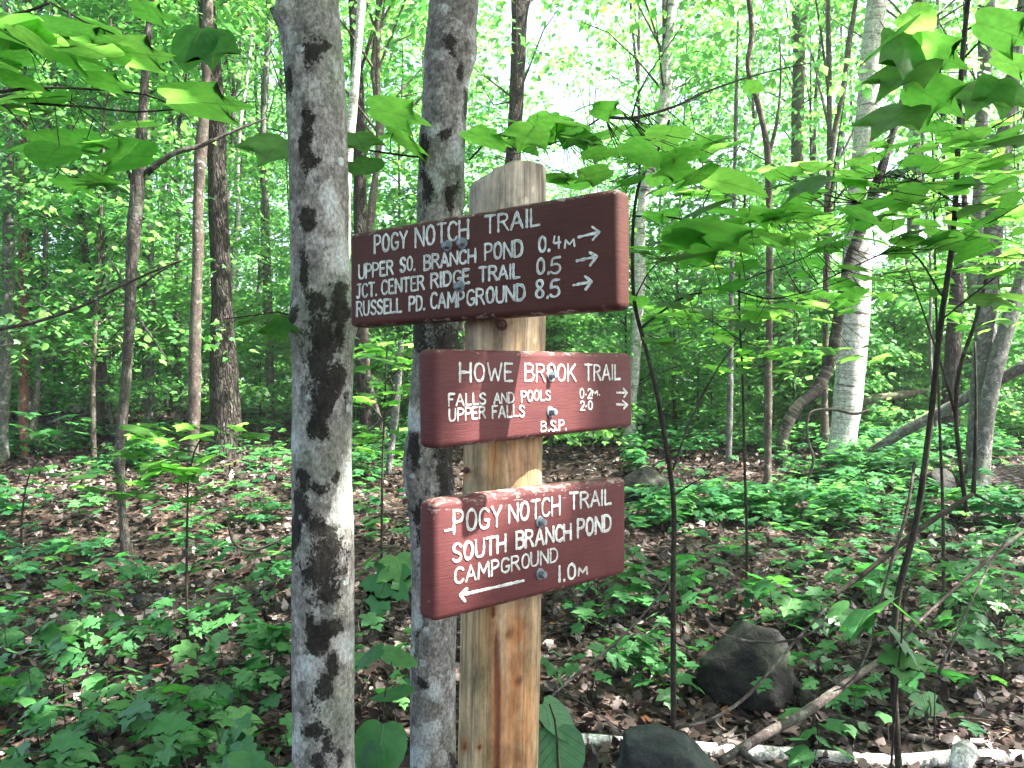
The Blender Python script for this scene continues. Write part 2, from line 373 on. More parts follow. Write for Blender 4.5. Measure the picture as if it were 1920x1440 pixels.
M['bark_red'] = bark('bark_red', (.20, .10, .075), (.02, .012, .01), (.34, .26, .22), dark_amt=0.22, pale_amt=0.35, bumpd=0.010)
M['bark_birch'] = bark('bark_birch', (.60, .59, .57), (.03, .026, .022), (.62, .61, .59), dark_amt=0.22, pale_amt=0.6, birch=1.0, green=0.05, bumpd=0.008)
M['bark_birch_dark'] = bark('bark_birch_dark', (.115, .10, .085), (.014, .011, .009), (.33, .30, .27), dark_amt=0.42, pale_amt=0.5, birch=1.0, green=0.1, bumpd=0.012)
M['bark_twig'] = bark('bark_twig', (.040, .030, .025), (.010, .008, .007), (.09, .085, .075), dark_amt=0.35, pale_amt=0.1, bumpd=0.003)
M['bark_stick'] = bark('bark_stick', (.070, .055, .050), (.018, .013, .011), (.19, .17, .165), dark_amt=0.25, pale_amt=0.45, bumpd=0.006)
M['dead_wood'] = bark('dead_wood', (.092, .080, .072), (.02, .014, .011), (.24, .225, .21), dark_amt=0.20, pale_amt=0.5, ridges=0.4, bumpd=0.010)
M['bark_band'] = bark('bark_band', (.022, .019, .017), (.010, .008, .007), (.20, .19, .175), dark_amt=0.40, pale_amt=0.35, birch=1.0, green=0.2, bumpd=0.014)
M['bark_moss'] = bark('bark_moss', (.10, .09, .06), (.012, .012, .008), (.20, .20, .16), moss=(.03, .06, .012), dark_amt=0.4, pale_amt=0.2, green=0.9, bumpd=0.02)

# ------------------------------------------------------------------ ground
def make_ground():
    def axis(lim0, lim1, c0, c1, fine):
        a = [c0]
        st = fine
        while a[-1] < c1: a.append(a[-1] + fine)
        while a[-1] < lim1: st *= 1.12; a.append(a[-1] + st)
        b = [c0]; st = fine
        while b[-1] > lim0: st *= 1.12; b.append(b[-1] - st)
        return np.array(b[::-1][:-1] + a)
    xs = axis(-220, 220, -6, 6, 0.08); ys = axis(-80, 380, 1.0, 13, 0.08)
    X, Y = np.meshgrid(xs, ys, indexing='ij'); Z = gz(X, Y)
    n, m = X.shape; i = np.arange(n - 1)[:, None] * m; j = np.arange(m - 1)[None]
    md = MD(); md.add(np.stack([X, Y, Z], -1), [np.stack([i + j, i + m + j, i + m + j + 1, i + j + 1], -1).reshape(-1, 4)])
    solo('ground', md.mesh('ground', M['ground']), 'dark forest floor of soil and rotting brown leaves', None, kind='structure')
make_ground()

# ------------------------------------------------------------------ trail signpost with its three boards
PC = np.array([-.02, 1.54])            # post axis
def paint_mat(name, base, hw, hh, topwear, chips):
    k = NT(name); o = k.n('ShaderNodeTexCoord').outputs['Object']; x, y, z = k.sep(o)
    grain = k.noise(k.vmul(o, (3, 8, 60)), 6, 6, 0.6); blot = k.noise(o, 9, 5, 0.6); fine = k.noise(k.vmul(o, (25, 60, 260)), 4, 4, 0.65)
    c = k.mix(k.ramp(blot, [(0.35, 0.0), (0.65, 1.0)]), base, tuple(b * f for b, f in zip(base, (.80, .82, .84))))
    c = k.mix(1.0, c, k.ramp(grain, [(0.3, 0.78), (0.7, 1.12)]), 'MULTIPLY')
    c = k.mix(1.0, c, k.ramp(fine, [(0.3, 0.90), (0.7, 1.06)]), 'MULTIPLY')
    ex = k.math('SUBTRACT', hw, k.math('ABSOLUTE', x)); ezt = k.math('SUBTRACT', hh, z); ezb = k.math('ADD', hh, z)
    e = k.math('MINIMUM', k.math('ADD', ex, .012), k.math('MINIMUM', k.math('MULTIPLY', ezt, 1.0 / topwear), ezb))
    wn = k.noise(k.vmul(o, (14, 30, 40)), 3.0, 7, 0.72)
    wear = k.ramp(k.math('SUBTRACT', wn, k.math('MULTIPLY', e, 13.0)), [(0.50, 0.0), (0.545, 1.0)])
    chip = k.ramp(k.noise(k.vmul(k.vadd(o, (3.3, 1, 7)), (16, 30, 52)), 2.2, 6, 0.66), [(chips, 0.0), (chips + .012, 1.0)])
    dark = k.ramp(k.noise(k.vmul(k.vadd(o, (1.3, 4, 2)), (6, 20, 110)), 3, 5, 0.7), [(0.66, 0.0), (0.72, 0.7)])
    c = k.mix(dark, c, tuple(b * .35 for b in base))
    wc = k.mix(k.ramp(k.noise(o, 60, 3), [(.4, 0.0), (.6, 1.0)]), (.36, .31, .28), (.17, .13, .11))
    c = k.mix(k.math('MULTIPLY', wear, 0.9), c, wc); c = k.mix(k.math('MULTIPLY', chip, 0.75), c, wc)
    k.col(c); k.rough(k.ramp(blot, [(0.3, 0.55), (0.7, 0.70)])); k.spec(0.22)
    h = k.math('SUBTRACT', k.math('ADD', k.math('MULTIPLY', grain, 0.6), k.math('MULTIPLY', fine, 0.3)), k.math('MULTIPLY', k.math('MAXIMUM', wear, chip), 0.5))
    k.bump(h, 0.45, 0.003); return k.m
def white_paint():
    k = NT('white_lettering_paint'); o = k.n('ShaderNodeTexCoord').outputs['Object']; c0 = k.attr('rnd', 'Fac')
    nz = k.noise(o, 170, 5, 0.65); n2 = k.noise(o, 30, 3)
    core = k.math('MULTIPLY', c0, k.ramp(n2, [(0.36, 0.0), (0.58, 1.0)]))
    c = k.mix(core, (.70, .73, .69), (.36, .40, .37)); c = k.mix(1.0, c, k.ramp(nz, [(0.3, 0.72), (0.62, 1.05)]), 'MULTIPLY')
    fl = k.ramp(k.noise(k.vadd(o, (5, 5, 5)), 120, 5, .7), [(0.60, 0.0), (0.66, 0.8)]); c = k.mix(fl, c, (.16, .075, .065))
    k.col(c); k.rough(0.6); k.bump(nz, 0.5, 0.0012); return k.m
M['white_paint'] = white_paint()
def steel():
    k = NT('galvanised_steel'); o = k.n('ShaderNodeTexCoord').outputs['Object']; nz = k.noise(o, 150, 4, 0.6)
    k.col(k.ramp(nz, [(0.3, (.10, .125, .14)), (0.7, (.22, .26, .285))])); k.rough(0.5); k.b.inputs['Metallic'].default_value = 0.2; k.bump(nz, 0.2, 0.001); return k.m
M['steel'] = steel()
def rust():
    k = NT('rusty_iron'); o = k.n('ShaderNodeTexCoord').outputs['Object']; nz = k.noise(o, 200, 4, 0.6)
    k.col(k.ramp(nz, [(0.3, (.03, .016, .013)), (0.7, (.10, .04, .03))])); k.rough(0.7); return k.m
M['rust'] = rust()
def post_mat():
    k = NT('peeled_log'); tc = k.attr('tc'); pa = k.attr('rnd', 'Fac'); x, y, z = k.sep(tc)
    st = k.noise(k.vmul(tc, (1, 1, .045)), 40, 6, 0.62); st2 = k.noise(k.vmul(tc, (1, 1, .07)), 13, 5, 0.6); fine = k.noise(k.vmul(tc, (1, 1, .03)), 150, 4, 0.6)
    blot = k.noise(k.vmul(tc, (1, 1, .4)), 9, 5, 0.6)
    c = k.ramp(st2, [(0.25, (.16, .088, .034)), (0.40, (.32, .215, .100)), (0.56, (.42, .325, .200)), (0.72, (.31, .155, .060))])
    grey = k.ramp(z, [(0.0, 0.0), (0.5, 0.1), (1.0, 1.0)])
    zz = k.math('ADD', k.math('DIVIDE', z, 1.9), k.math('MULTIPLY', k.math('SUBTRACT', blot, 0.5), 0.12))
    c = k.mix(k.ramp(zz, [(0.80, 0.0), (0.92, 0.9)]), c, k.mix(st, (.20, .17, .13), (.42, .375, .305)))
    c = k.mix(1.0, c, k.ramp(st, [(0.30, 0.50), (0.46, 0.95), (0.68, 1.22)]), 'MULTIPLY')
    c = k.mix(1.0, c, k.ramp(fine, [(0.3, 0.6), (0.7, 1.25)]), 'MULTIPLY')
    org = k.math('MULTIPLY', k.math('MAXIMUM', pa, 0.0), k.ramp(k.noise(k.vmul(k.vadd(tc, (9, 9, 9)), (1, 1, .16)), 24, 5, 0.6), [(0.36, 0.25), (0.56, 1.0)]), True)
    c = k.mix(k.math('MULTIPLY', org, 0.85), c, (.37, .135, .035))
    red = k.ramp(k.math('SUBTRACT', k.math('MAXIMUM', pa, 0.0), 1.0), [(0.0, 0.0), (0.6, 0.9)]); c = k.mix(red, c, (.095, .030, .018))
    dk = k.ramp(k.noise(k.vmul(k.vadd(tc, (4, 2, 1)), (1, 1, .10)), 19, 5, 0.65), [(0.60, 0.0), (0.70, 0.75)]); c = k.mix(dk, c, (.05, .03, .018))
    sc_ = k.ramp(k.math('MULTIPLY', pa, -1.0), [(0.25, 0.0), (0.5, 1.0)]); c = k.mix(k.math('MULTIPLY', sc_, 0.8), c, (.46, .39, .31))
    crack = k.ramp(k.vor(k.vadd(k.vmul(tc, (1, 1, .045)), k.vmul(k.noise(tc, 6, 3, .5, 0, True), (.02, .02, 0))), 17, 'DISTANCE_TO_EDGE'), [(0.0, 1.0), (0.022, 0.0)])
    c = k.mix(k.math('MULTIPLY', crack, 0.30), c, (.05, .03, .018))
    c = k.mix(1.0, c, k.ramp(k.noise(k.vmul(tc, (1, 1, .5)), 26, 7, .68), [(0.34, 0.45), (0.62, 1.3)]), 'MULTIPLY')
    k.col(c); k.rough(0.62); k.spec(0.3)
    k.bump(k.math('SUBTRACT', k.math('ADD', k.math('MULTIPLY', st, 0.6), k.math('MULTIPLY', fine, 0.5)), k.math('MULTIPLY', crack, 0.6)), 0.5, 0.004); return k.m
M['post'] = post_mat()

# stroke letters: unit cap height, (width, strokes, smooth)
GL = {
 'A': (.62, [[(0, 0), (.31, 1), (.62, 0)], [(.11, .34), (.51, .34)]], 0),
 'B': (.54, [[(0, 0), (0, 1)], [(0, 1), (.34, 1), (.50, .88), (.48, .64), (.32, .54), (0, .54)], [(.32, .54), (.52, .44), (.55, .16), (.38, 0), (0, 0)]], 1),
 'C': (.52, [[(.52, .84), (.40, .99), (.18, .99), (.02, .78), (0, .5), (.02, .2), (.18, .01), (.40, .01), (.53, .17)]], 2),
 'D': (.56, [[(0, 0), (0, 1)], [(0, 1), (.28, 1), (.50, .84), (.56, .5), (.50, .16), (.28, 0), (0, 0)]], 1),
 'E': (.46, [[(.44, 1), (0, 1), (0, 0), (.46, 0)], [(0, .52), (.36, .52)]], 0),
 'F': (.46, [[(.46, 1), (0, 1), (0, 0)], [(0, .54), (.34, .54)]], 0),
 'G': (.54, [[(.52, .84), (.40, .99), (.18, .99), (.02, .78), (0, .5), (.02, .2), (.18, .01), (.38, .01), (.54, .14), (.54, .40)], [(.34, .41), (.56, .41)]], 2),
 'H': (.56, [[(0, 0), (0, 1)], [(.56, 0), (.56, 1)], [(0, .5), (.56, .5)]], 0),
 'I': (.06, [[(.03, 0), (.03, 1)]], 0),
 'J': (.42, [[(.08, 1), (.44, 1)], [(.30, 1), (.30, .22), (.22, .02), (.08, 0), (0, .12)]], 1),
 'K': (.54, [[(0, 0), (0, 1)], [(.52, 1), (0, .40)], [(.16, .56), (.56, 0)]], 0),
 'L': (.44, [[(0, 1), (0, 0), (.44, .02)]], 0),
 'M': (.74, [[(0, 0), (.06, 1), (.37, .30), (.68, 1), (.74, 0)]], 0),
 'N': (.58, [[(0, 0), (0, 1), (.58, 0), (.58, 1)]], 0),
 'O': (.56, [[(.28, 1), (.08, .90), (0, .5), (.08, .10), (.28, 0), (.48, .10), (.56, .5), (.48, .90), (.28, 1)]], 2),
 'P': (.50, [[(0, 0), (0, 1)], [(0, 1), (.34, 1), (.50, .86), (.50, .62), (.34, .48), (0, .48)]], 1),
 'R': (.54, [[(0, 0), (0, 1)], [(0, 1), (.34, 1), (.50, .88), (.50, .66), (.34, .54), (0, .54)], [(.26, .54), (.56, 0)]], 1),
 'S': (.50, [[(.48, .84), (.36, 1), (.14, 1), (.01, .80), (.06, .60), (.44, .42), (.50, .20), (.38, .01), (.14, 0), (0, .15)]], 2),
 'T': (.56, [[(0, 1), (.56, 1)], [(.28, 1), (.28, 0)]], 0),
 'U': (.54, [[(0, 1), (0, .25), (.10, .02), (.27, 0), (.44, .02), (.54, .25), (.54, 1)]], 1),
 'W': (.80, [[(0, 1), (.20, 0), (.40, .72), (.60, 0), (.80, 1)]], 0),
 'Y': (.56, [[(0, 1), (.28, .48), (.56, 1)], [(.28, .48), (.28, 0)]], 0),
 '0': (.46, [[(.23, 1), (.05, .86), (0, .5), (.05, .14), (.23, 0), (.41, .14), (.46, .5), (.41, .86), (.23, 1)]], 2),
 '1': (.06, [[(.03, 0), (.03, 1)]], 0),
 '2': (.46, [[(.02, .80), (.12, .98), (.32, .98), (.44, .80), (.38, .55), (0, 0)], [(0, 0), (.48, .02)]], 1),
 '4': (.48, [[(.10, 1), (.02, .45), (.46, .45)], [(.36, .9), (.36, 0)]], 0),
 '5': (.48, [[(.46, 1), (.06, 1), (.03, .56)], [(.03, .56), (.28, .62), (.46, .46), (.46, .18), (.30, .01), (.10, .02), (0, .14)]], 1),
 '8': (.48, [[(.24, .54), (.05, .70), (.08, .94), (.24, 1), (.40, .94), (.43, .70), (.24, .54), (.02, .34), (.05, .08), (.24, 0), (.43, .08), (.46, .34), (.24, .54)]], 2),
 '.': (.07, [[(.02, .0), (.05, .06)]], 0),
 '·': (.07, [[(.02, .38), (.05, .44)]], 0),
}
def chaikin(p, it):
    p = np.asarray(p, float)
    for _ in range(it):
        q = np.empty((2 * (len(p) - 1), 2)); q[0::2] = .75 * p[:-1] + .25 * p[1:]; q[1::2] = .25 * p[:-1] + .75 * p[1:]
        p = np.vstack([p[:1], q, p[-1:]])
    return p
STK = [0]
def stroke(md, p, wid, lift):
    """routed stroke painted white: p (n,2) in board x,z"""
    p = np.asarray(p, float); seg = np.linalg.norm(np.diff(p, axis=0), axis=1); L = seg.sum()
    if L < 1e-5: return
    s0 = np.concatenate([[0], np.cumsum(seg)]); n = max(4, int(L / .0016)); s = np.linspace(0, L, n)
    q = np.column_stack([np.interp(s, s0, p[:, k]) for k in (0, 1)])
    t = np.gradient(q, axis=0); t /= np.linalg.norm(t, axis=1)[:, None] + 1e-12
    # round caps
    caps = np.array([.45, .8, .95]) * wid / 2; pre = [q[0] - t[0] * c for c in caps[::-1]]; post = [q[-1] + t[-1] * c for c in caps]
    hw = np.full(n, wid / 2); hc = np.sqrt(np.maximum(1 - (caps / (wid / 2)) ** 2, .02)) * wid / 2
    q = np.vstack([pre, q, post]); t = np.vstack([[t[0]] * 3, t, [t[-1]] * 3]); hw = np.concatenate([hc[::-1], hw, hc])
    ph = RNG.uniform(0, 100); m = len(q)
    wob = 1 + .30 * vnoise(np.column_stack([np.arange(m) * .35 + ph, np.zeros(m), np.zeros(m)])); hw = hw * wob
    nrm = np.column_stack([-t[:, 1], t[:, 0]])
    us = np.array([-1, -.82, -.42, 0, .42, .82, 1.0]); hs = np.array([-.2, .75, .55, .30, .55, .75, -.2]) * 1e-3
    V = q[:, None] + nrm[:, None] * (us[None] * hw[:, None])[..., None]
    co = np.stack([V[..., 0], -(hs[None] + lift) + 0 * V[..., 0], V[..., 1]], -1); k = len(us)
    i = np.arange(m - 1)[:, None] * k; j = np.arange(k - 1)[None]
    core = np.broadcast_to((np.abs(us) < .5).astype(float), (m, k))
    md.add(co.reshape(-1, 3), [np.stack([i + j, i + j + 1, i + k + j + 1, i + k + j], -1).reshape(-1, 4)], rnd=core.ravel())
def bolt_mesh(r):
    md = MD(); n = 28; th = np.linspace(0, 2 * np.pi, n, endpoint=False)
    prof = [(r, 0.0), (r, .0022), (r * .95, .0030), (r * .60, .0034)]
    V = [[(a * math.cos(t), -b, a * math.sin(t)) for t in th] for a, b in prof]; F = []
    V = np.array(V).reshape(-1, 3); i = np.arange(3)[:, None] * n; j = np.arange(n)[None]; j2 = (j + 1) % n
    md.add(V, [np.stack([i + j, i + n + j, i + n + j2, i + j2], -1).reshape(-1, 4)])
    md.add(np.vstack([V[-n:], [[0, -.0034, 0]]]), [np.stack([np.arange(n), np.full(n, n), (np.arange(n) + 1) % n], -1)])
    h = 6; th = np.linspace(0, 2 * np.pi, h, endpoint=False) + .2; R = r * .62
    hx = [[(a * R * math.cos(t), -b, a * R * math.sin(t)) for t in th] for a, b in ((1, .003), (1, .0125), (.86, .0145))]
    for a in range(2):
        for b in range(h):
            b2 = (b + 1) % h; md.add([hx[a][b], hx[a + 1][b], hx[a + 1][b2], hx[a][b2]], [np.array([[0, 1, 2, 3]])])
    md.add(hx[2], [np.array([[5, 4, 3, 2, 1, 0]])])
    return md.mesh('bolt', M['steel'], smooth=False)

def z1(x, y): return 640 + x / 3.2, 300 + y / 3.2
def z2(x, y): return 760 + x / 2.572, 620 + y / 2.572
# word: (text, x0, baseline0, x1, baseline1, top0, top1)
BOARDS = [
 dict(lab='largest board, topmost on the post, dark brown with four lines and three arrows', vp=-1100, c=((660, 436), (656, 614), (1155, 352), (1152, 580)), z=z1, base=(.076, .0245, .018), tw=1.5, chip=.735, sw=.0044,
  words=[('POGY', 200, 561, 395, 521, 456, 428), ('NOTCH', 445, 522, 762, 470, 405, 360), ('TRAIL', 864, 440, 1188, 391, 338, 290),
         ('UPPER', 106, 712, 310, 684, 630, 604), ('SO.', 358, 672, 442, 660, 590, 578), ('BRANCH', 497, 660, 806, 610, 576, 532), ('POND', 862, 601, 1088, 577, 506, 480), ('0.', 1186, 556, 1250, 545, 462, 455), ('4', 1272, 534, 1318, 528, 462, 452), ('M', 1342, 527, 1400, 516, 480, 472),
         ('JCT.', 95, 830, 212, 812, 748, 735), ('CENTER', 245, 808, 495, 775, 726, 694), ('RIDGE', 540, 768, 768, 735, 684, 655), ('TRAIL', 830, 729, 1070, 705, 645, 622), ('0.', 1177, 690, 1244, 680, 594, 588), ('5', 1258, 682, 1316, 676, 588, 580),
         ('RUSSELL', 95, 936, 362, 911, 852, 832), ('PD.', 412, 905, 500, 896, 824, 808), ('CAMP', 540, 893, 735, 876, 800, 785), ('GROUND', 757, 873, 1102, 838, 782, 745), ('8.', 1168, 829, 1242, 824, 722, 718), ('5', 1255, 822, 1310, 818, 722, 716)],
  arrows=[((1425, 463), (1548, 433), (1508, 402), (1512, 478)), ((1415, 606), (1532, 580), (1493, 556), (1494, 632)), ((1395, 751), (1503, 731), (1465, 700), (1468, 776))],
  bolts=[(640, 515), (730, 500), (714, 760)]),
 dict(lab='middle board, red brown and shortest lettering, with two bolts and two small arrows', vp=2160, c=((822, 652), (826, 843), (1182, 663), (1186, 801)), z=z2, base=(.116, .035, .035), tw=1.0, chip=.80, sw=.0041,
  words=[('HOWE', 264, 245, 514, 243, 156, 160), ('BROOK', 577, 243, 818, 241, 161, 163), ('TRAIL', 864, 239, 1032, 234, 164, 167),
         ('FALLS', 208, 363, 385, 353, 306, 302), ('AND', 426, 351, 522, 346, 303, 298), ('POOLS', 558, 343, 697, 334, 292, 288), ('0·2', 841, 328, 896, 325, 281, 279), ('M.', 900, 313, 936, 310, 289, 289),
         ('UPPER', 211, 438, 383, 420, 380, 366), ('FALLS', 418, 421, 572, 412, 363, 360), ('2·0', 842, 384, 900, 381, 340, 338), ('B.S.P.', 654, 486, 774, 478, 440, 430)],
  arrows=[((1018, 299), (1068, 300), (1050, 280), (1052, 320)), ((1018, 356), (1070, 358), (1047, 338), (1052, 376))],
  bolts=[(698, 215), (697, 392)]),
 dict(lab='lowest board, red brown with peeling top edge and one long arrow', vp=2500, c=((820, 936), (820, 1168), (1171, 896), (1172, 1076)), z=z2, base=(.118, .034, .034), tw=3.0, chip=.725, sw=.0050,
  words=[('POGY', 234, 975, 460, 940, 868, 848), ('NOTCH', 500, 925, 742, 884, 840, 798), ('TRAIL', 793, 862, 990, 834, 786, 765),
         ('SOUTH', 230, 1116, 482, 1063, 1030, 985), ('BRANCH', 534, 1052, 797, 1005, 972, 933), ('POND', 830, 996, 990, 962, 912, 888),
         ('CAMPGROUND', 238, 1221, 732, 1110, 1148, 1046), ('1.', 740, 1208, 768, 1204, 1136, 1134), ('0', 782, 1200, 818, 1196, 1124, 1122), ('M', 834, 1180, 876, 1172, 1146, 1138)],
  arrows=[((568, 1206), (264, 1276), (296, 1244), (286, 1304))],
  bolts=[(648, 922), (648, 1173)], extra=[((192, 966), (226, 957))]),
]
def rounded_box(lx, ly, lz, r, name, m):
    bm = bmesh.new(); bmesh.ops.create_cube(bm, size=1.0)
    for v in bm.verts: v.co = Vector((v.co.x * lx, (v.co.y + .5) * ly, v.co.z * lz))
    bmesh.ops.bevel(bm, geom=bm.edges[:], offset=r, segments=5, profile=0.5, affect='EDGES')
    for v in bm.verts:
        d = 0.0009 * (vnoise(np.array([v.co.x * 14, v.co.y * 30, v.co.z * 14 + 5])))
        v.co.z += float(d) * 1.4
    me = bpy.data.meshes.new(name); bm.to_mesh(me); bm.free(); me.materials.append(m)
    for p in me.polygons: p.use_smooth = True
    return me
def signpost():
    gzp = float(gz(PC[0], PC[1]))
    root = thing('trail_signpost', 'peeled log post carrying three brown painted trail boards with white routed lettering', 'signpost', (PC[0], PC[1], gzp))
    # post
    md = MD(); top = P(953, 312, 1.54); bx = P(934, 1440, 1.54)
    sl_ = (top - bx) / (top[2] - bx[2])
    zs = np.linspace(gzp - .3, top[2] + .005, 14); pts = np.array([bx + sl_ * (z - bx[2]) for z in zs]); pts[:, 1] = PC[1]
    H = top[2] - gzp
    v, tc = tube(md, pts, np.linspace(.083, .0745, 14), nseg=72, step=.012, tco=np.array([0, 0, -.3]),
         disp=lambda tc, th, s, B: .0022 * fbm(tc * [14, 14, 1.2] + 3) + .0010 * fbm(tc * [50, 50, 3]) + .004 * vnoise(B * [4, 4, 3]))
    V = md.v[0].copy(); ztop = top[2]
    # sawn, rounded top: shoulder falls away towards the left
    xr = (V[:, 0] - top[0]) / .075
    lim = ztop - .040 * np.clip(-xr + .10, 0, 2) ** 1.15 - .016 * np.clip(xr - .60, 0, 2) ** 1.5 - .010 * np.clip(-(V[:, 1] - PC[1]) / .075, 0, 1) ** 2 + .0035 * vnoise(V * [45, 45, 45]) + .0018 * vnoise(V * 140)
    V[:, 2] = np.minimum(V[:, 2], lim); md.v[0] = V
    # stain (orange, red streak) and pale branch scars
    px, py, _ = to_px(V); front = V[:, 1] < PC[1] + .02
    wv = 6 * vnoise(np.column_stack([py * .012, py * 0, py * 0]))
    low = np.clip((py - 1110) / 60, 0, 1)
    org = np.exp(-((px - 966 - wv) / 32) ** 2) * low * 1.15
    red = np.exp(-((px - 931 - .4 * wv) / 8.5) ** 2) * np.clip((py - 1130) / 80, 0, 1) * 1.5
    mid = np.exp(-((px - 975) / 25) ** 2 - ((py - 862) / 70) ** 2) * .5 + np.exp(-((px - 925 - wv) / 10) ** 2 - ((py - 860) / 40) ** 2) * .6
    pa = (org + red + mid) * front
    for sx, sy in ((977, 1151), (952, 1184), (974, 1212), (995, 1240), (973, 1271), (974, 1337), (1004, 1360), (975, 1402), (999, 1424), (965, 628), (1002, 636), (1000, 352), (985, 376), (972, 800)):
        pa = pa - 1.0 * np.exp(-((px - sx - 1.5 * vnoise(V * 300)) / 7) ** 2 - ((py - sy - 3 * vnoise(V * 200 + 7)) / 2.6) ** 2) * front + .7 * np.exp(-((px - sx) / 8) ** 2 - ((py - sy - 5) / 2.0) ** 2) * front
    for sx, sy in ((873, 886), (924, 1146), (872, 1398), (898, 1400)):
        pa = pa + 2.4 * np.exp(-((px - sx) / 5) ** 2 - ((py - sy) / 9) ** 2) * front
    md.rnd[0] = pa
    part('post', md.mesh('post', M['post']), root)
    # small old iron bolt left in the post below the top board
    for q, (a, b) in enumerate(((941, 609), (874, 885))):
        c = P(a, b, 1.54 - .083); c[1] = PC[1] - math.sqrt(max(.079 ** 2 - (c[0] - PC[0]) ** 2, 0)) - .002
        o = part('bolt_head', bolt_mesh(.0105 if q == 0 else .006).copy(), root, world=False); o.data.materials.clear(); o.data.materials.append(M['rust'])
        o.location = Vector(c) - root.location; o.rotation_euler = (0, 0, -.1 if q == 0 else -.7)
    for bi, B in enumerate(BOARDS):
        d = np.array([(B['vp'] - 960) / FPX, 1.0, 0]); d /= np.linalg.norm(d); d = d if d[0] > 0 else -d
        n = np.array([d[1], -d[0], 0]); n = n if n[1] < 0 else -n
        p0 = np.array([PC[0], PC[1], CAMZ]) + n * (.078 + .043)
        def hit(px_, py_): r = ray(px_, py_); return CAM + r * ((p0 - CAM) @ n) / (r @ n)
        tl, bl, tr, br = [hit(*q) for q in B['c']]
        L, R = (tl + bl) / 2, (tr + br) / 2; X = (R - L); lx = np.linalg.norm(X); X /= lx
        Z = np.cross(X, -n); Z = Z if Z[2] > 0 else -Z; Y = -n
        lz = (np.linalg.norm(tl - bl) + np.linalg.norm(tr - br)) / 2; c0 = (L + R) / 2
        me = rounded_box(lx + .012, .043, lz, .0115, 'sign_board', paint_mat('sign_paint', B['base'], lx / 2 + .006, lz / 2, B['tw'], B['chip']))
        o = bpy.data.objects.new('sign_board', me); link(o); o.parent = root; o['label'] = B['lab']
        Mx = Matrix.Identity(4)
        for r_ in range(3):
            Mx[r_][0], Mx[r_][1], Mx[r_][2] = X[r_], Y[r_], Z[r_]; Mx[r_][3] = c0[r_] - root.location[r_]
        o.matrix_basis = Mx
        def loc(zx, zy):
            h = hit(*B['z'](zx, zy)) - c0; return np.array([h @ X, h @ Z])
        md = MD(); k = 0
        for (tx, x0, b0, x1, b1, t0, t1) in B['words']:
            A, Bp, Tp, Tq = loc(x0, b0), loc(x1, b1), loc(x0, t0), loc(x1, t1)
            gap = .19; tot = sum(GL[ch][0] for ch in tx) + gap * (len(tx) - 1)
            if len(tx) == 1: tot = GL[tx][0]
            xo = 0
            for ch in tx:
                gw, strokes, sm = GL[ch]; jit = RNG.normal(0, .012, 2)
                for stq in strokes:
                    pts = chaikin(stq, (0, 2, 3)[sm]) if len(stq) > 2 and sm else np.array(stq, float)
                    u = (xo + pts[:, 0]) / tot; h = pts[:, 1] + jit[1]
                    q = A[None] * (1 - u)[:, None] + Bp[None] * u[:, None]
                    up = (Tp - A)[None] * (1 - u)[:, None] + (Tq - Bp)[None] * u[:, None]
                    q = q + up * h[:, None]; q[:, 0] += jit[0] * .02
                    small = np.linalg.norm(Tp - A) < .0245
                    stroke(md, q, B['sw'] * (.74 if small else 1) * RNG.uniform(.82, 1.12), .0002 + .00013 * (k % 7)); k += 1
                xo += gw + gap
        for (a, b, h1, h2) in B['arrows']:
            a, b, h1, h2 = [loc(*q) for q in (a, b, h1, h2)]; am = MD()
            for q in ((a, b), (h1, b), (h2, b)): stroke(am, np.array(q), B['sw'], .0002 + .00013 * (k % 7)); k += 1
            part('arrow', am.mesh('arrow', M['white_paint']), o, world=False)
        for (a, b) in B.get('extra', []): stroke(md, np.array([loc(*a), loc(*b)]), B['sw'] * .8, .0004)
        part('lettering', md.mesh('lettering', M['white_paint']), o, world=False)
        for q, bp in enumerate(B['bolts']):
            x, z = loc(*bp); ob = part('bolt', bolt_mesh(.0106), o, world=False); ob.location = (x, 0.0006, z); ob.rotation_euler = (0, RNG.uniform(0, 1), 0)
signpost()

# ------------------------------------------------------------------ the two grey trunks beside the post
def px_path(pts, d, drop=True, top=None, dgrad=0.0):
    """(px,py,width px) list from the top down -> world points and radii at depth d; foot continued into the ground, head up to height top"""
    W = [P(x, y, d) for x, y, _ in pts]; R = [wd / 2 / FPX * d for _, _, wd in pts]
    if top is not None and W[0][2] < top:
        dr = (W[0] - W[1]); dr = dr / max(dr[2], .05); dr[:2] = np.clip(dr[:2], -.25, .25); k = int(max(1, (top - W[0][2]) / 2.0)); h0 = W[0][2]
        for q in range(1, k + 1):
            z = h0 + (top - h0) * q / k; W.insert(0, W[0] + dr * (z - W[0][2]) * .8 * np.array([1, 1, 1.25])); W[0][2] = z; R.insert(0, R[-(len(R))] * (1 - .55 / k))
    foot = W[-1]; g = float(gz(foot[0], foot[1]))
    if drop:
        dr = (W[-1] - W[-2]); dr = dr / max(abs(dr[2]), .05); dr[:2] = np.clip(dr[:2], -.15, .15)
        while W[-1][2] > g + .02:
            z = max(g - .12, W[-1][2] - .6); W.append(W[-1] + np.array([dr[0], dr[1], 0]) * (W[-1][2] - z)); W[-1][2] = z; R.append(R[-1] * (1.04 if z > g + .15 else 1.3))
        if W[-1][2] > g - .1: W.append(W[-1] - np.array([0, 0, .15])); R.append(R[-1] * 1.15)
    return np.array(W[::-1]), np.array(R[::-1])

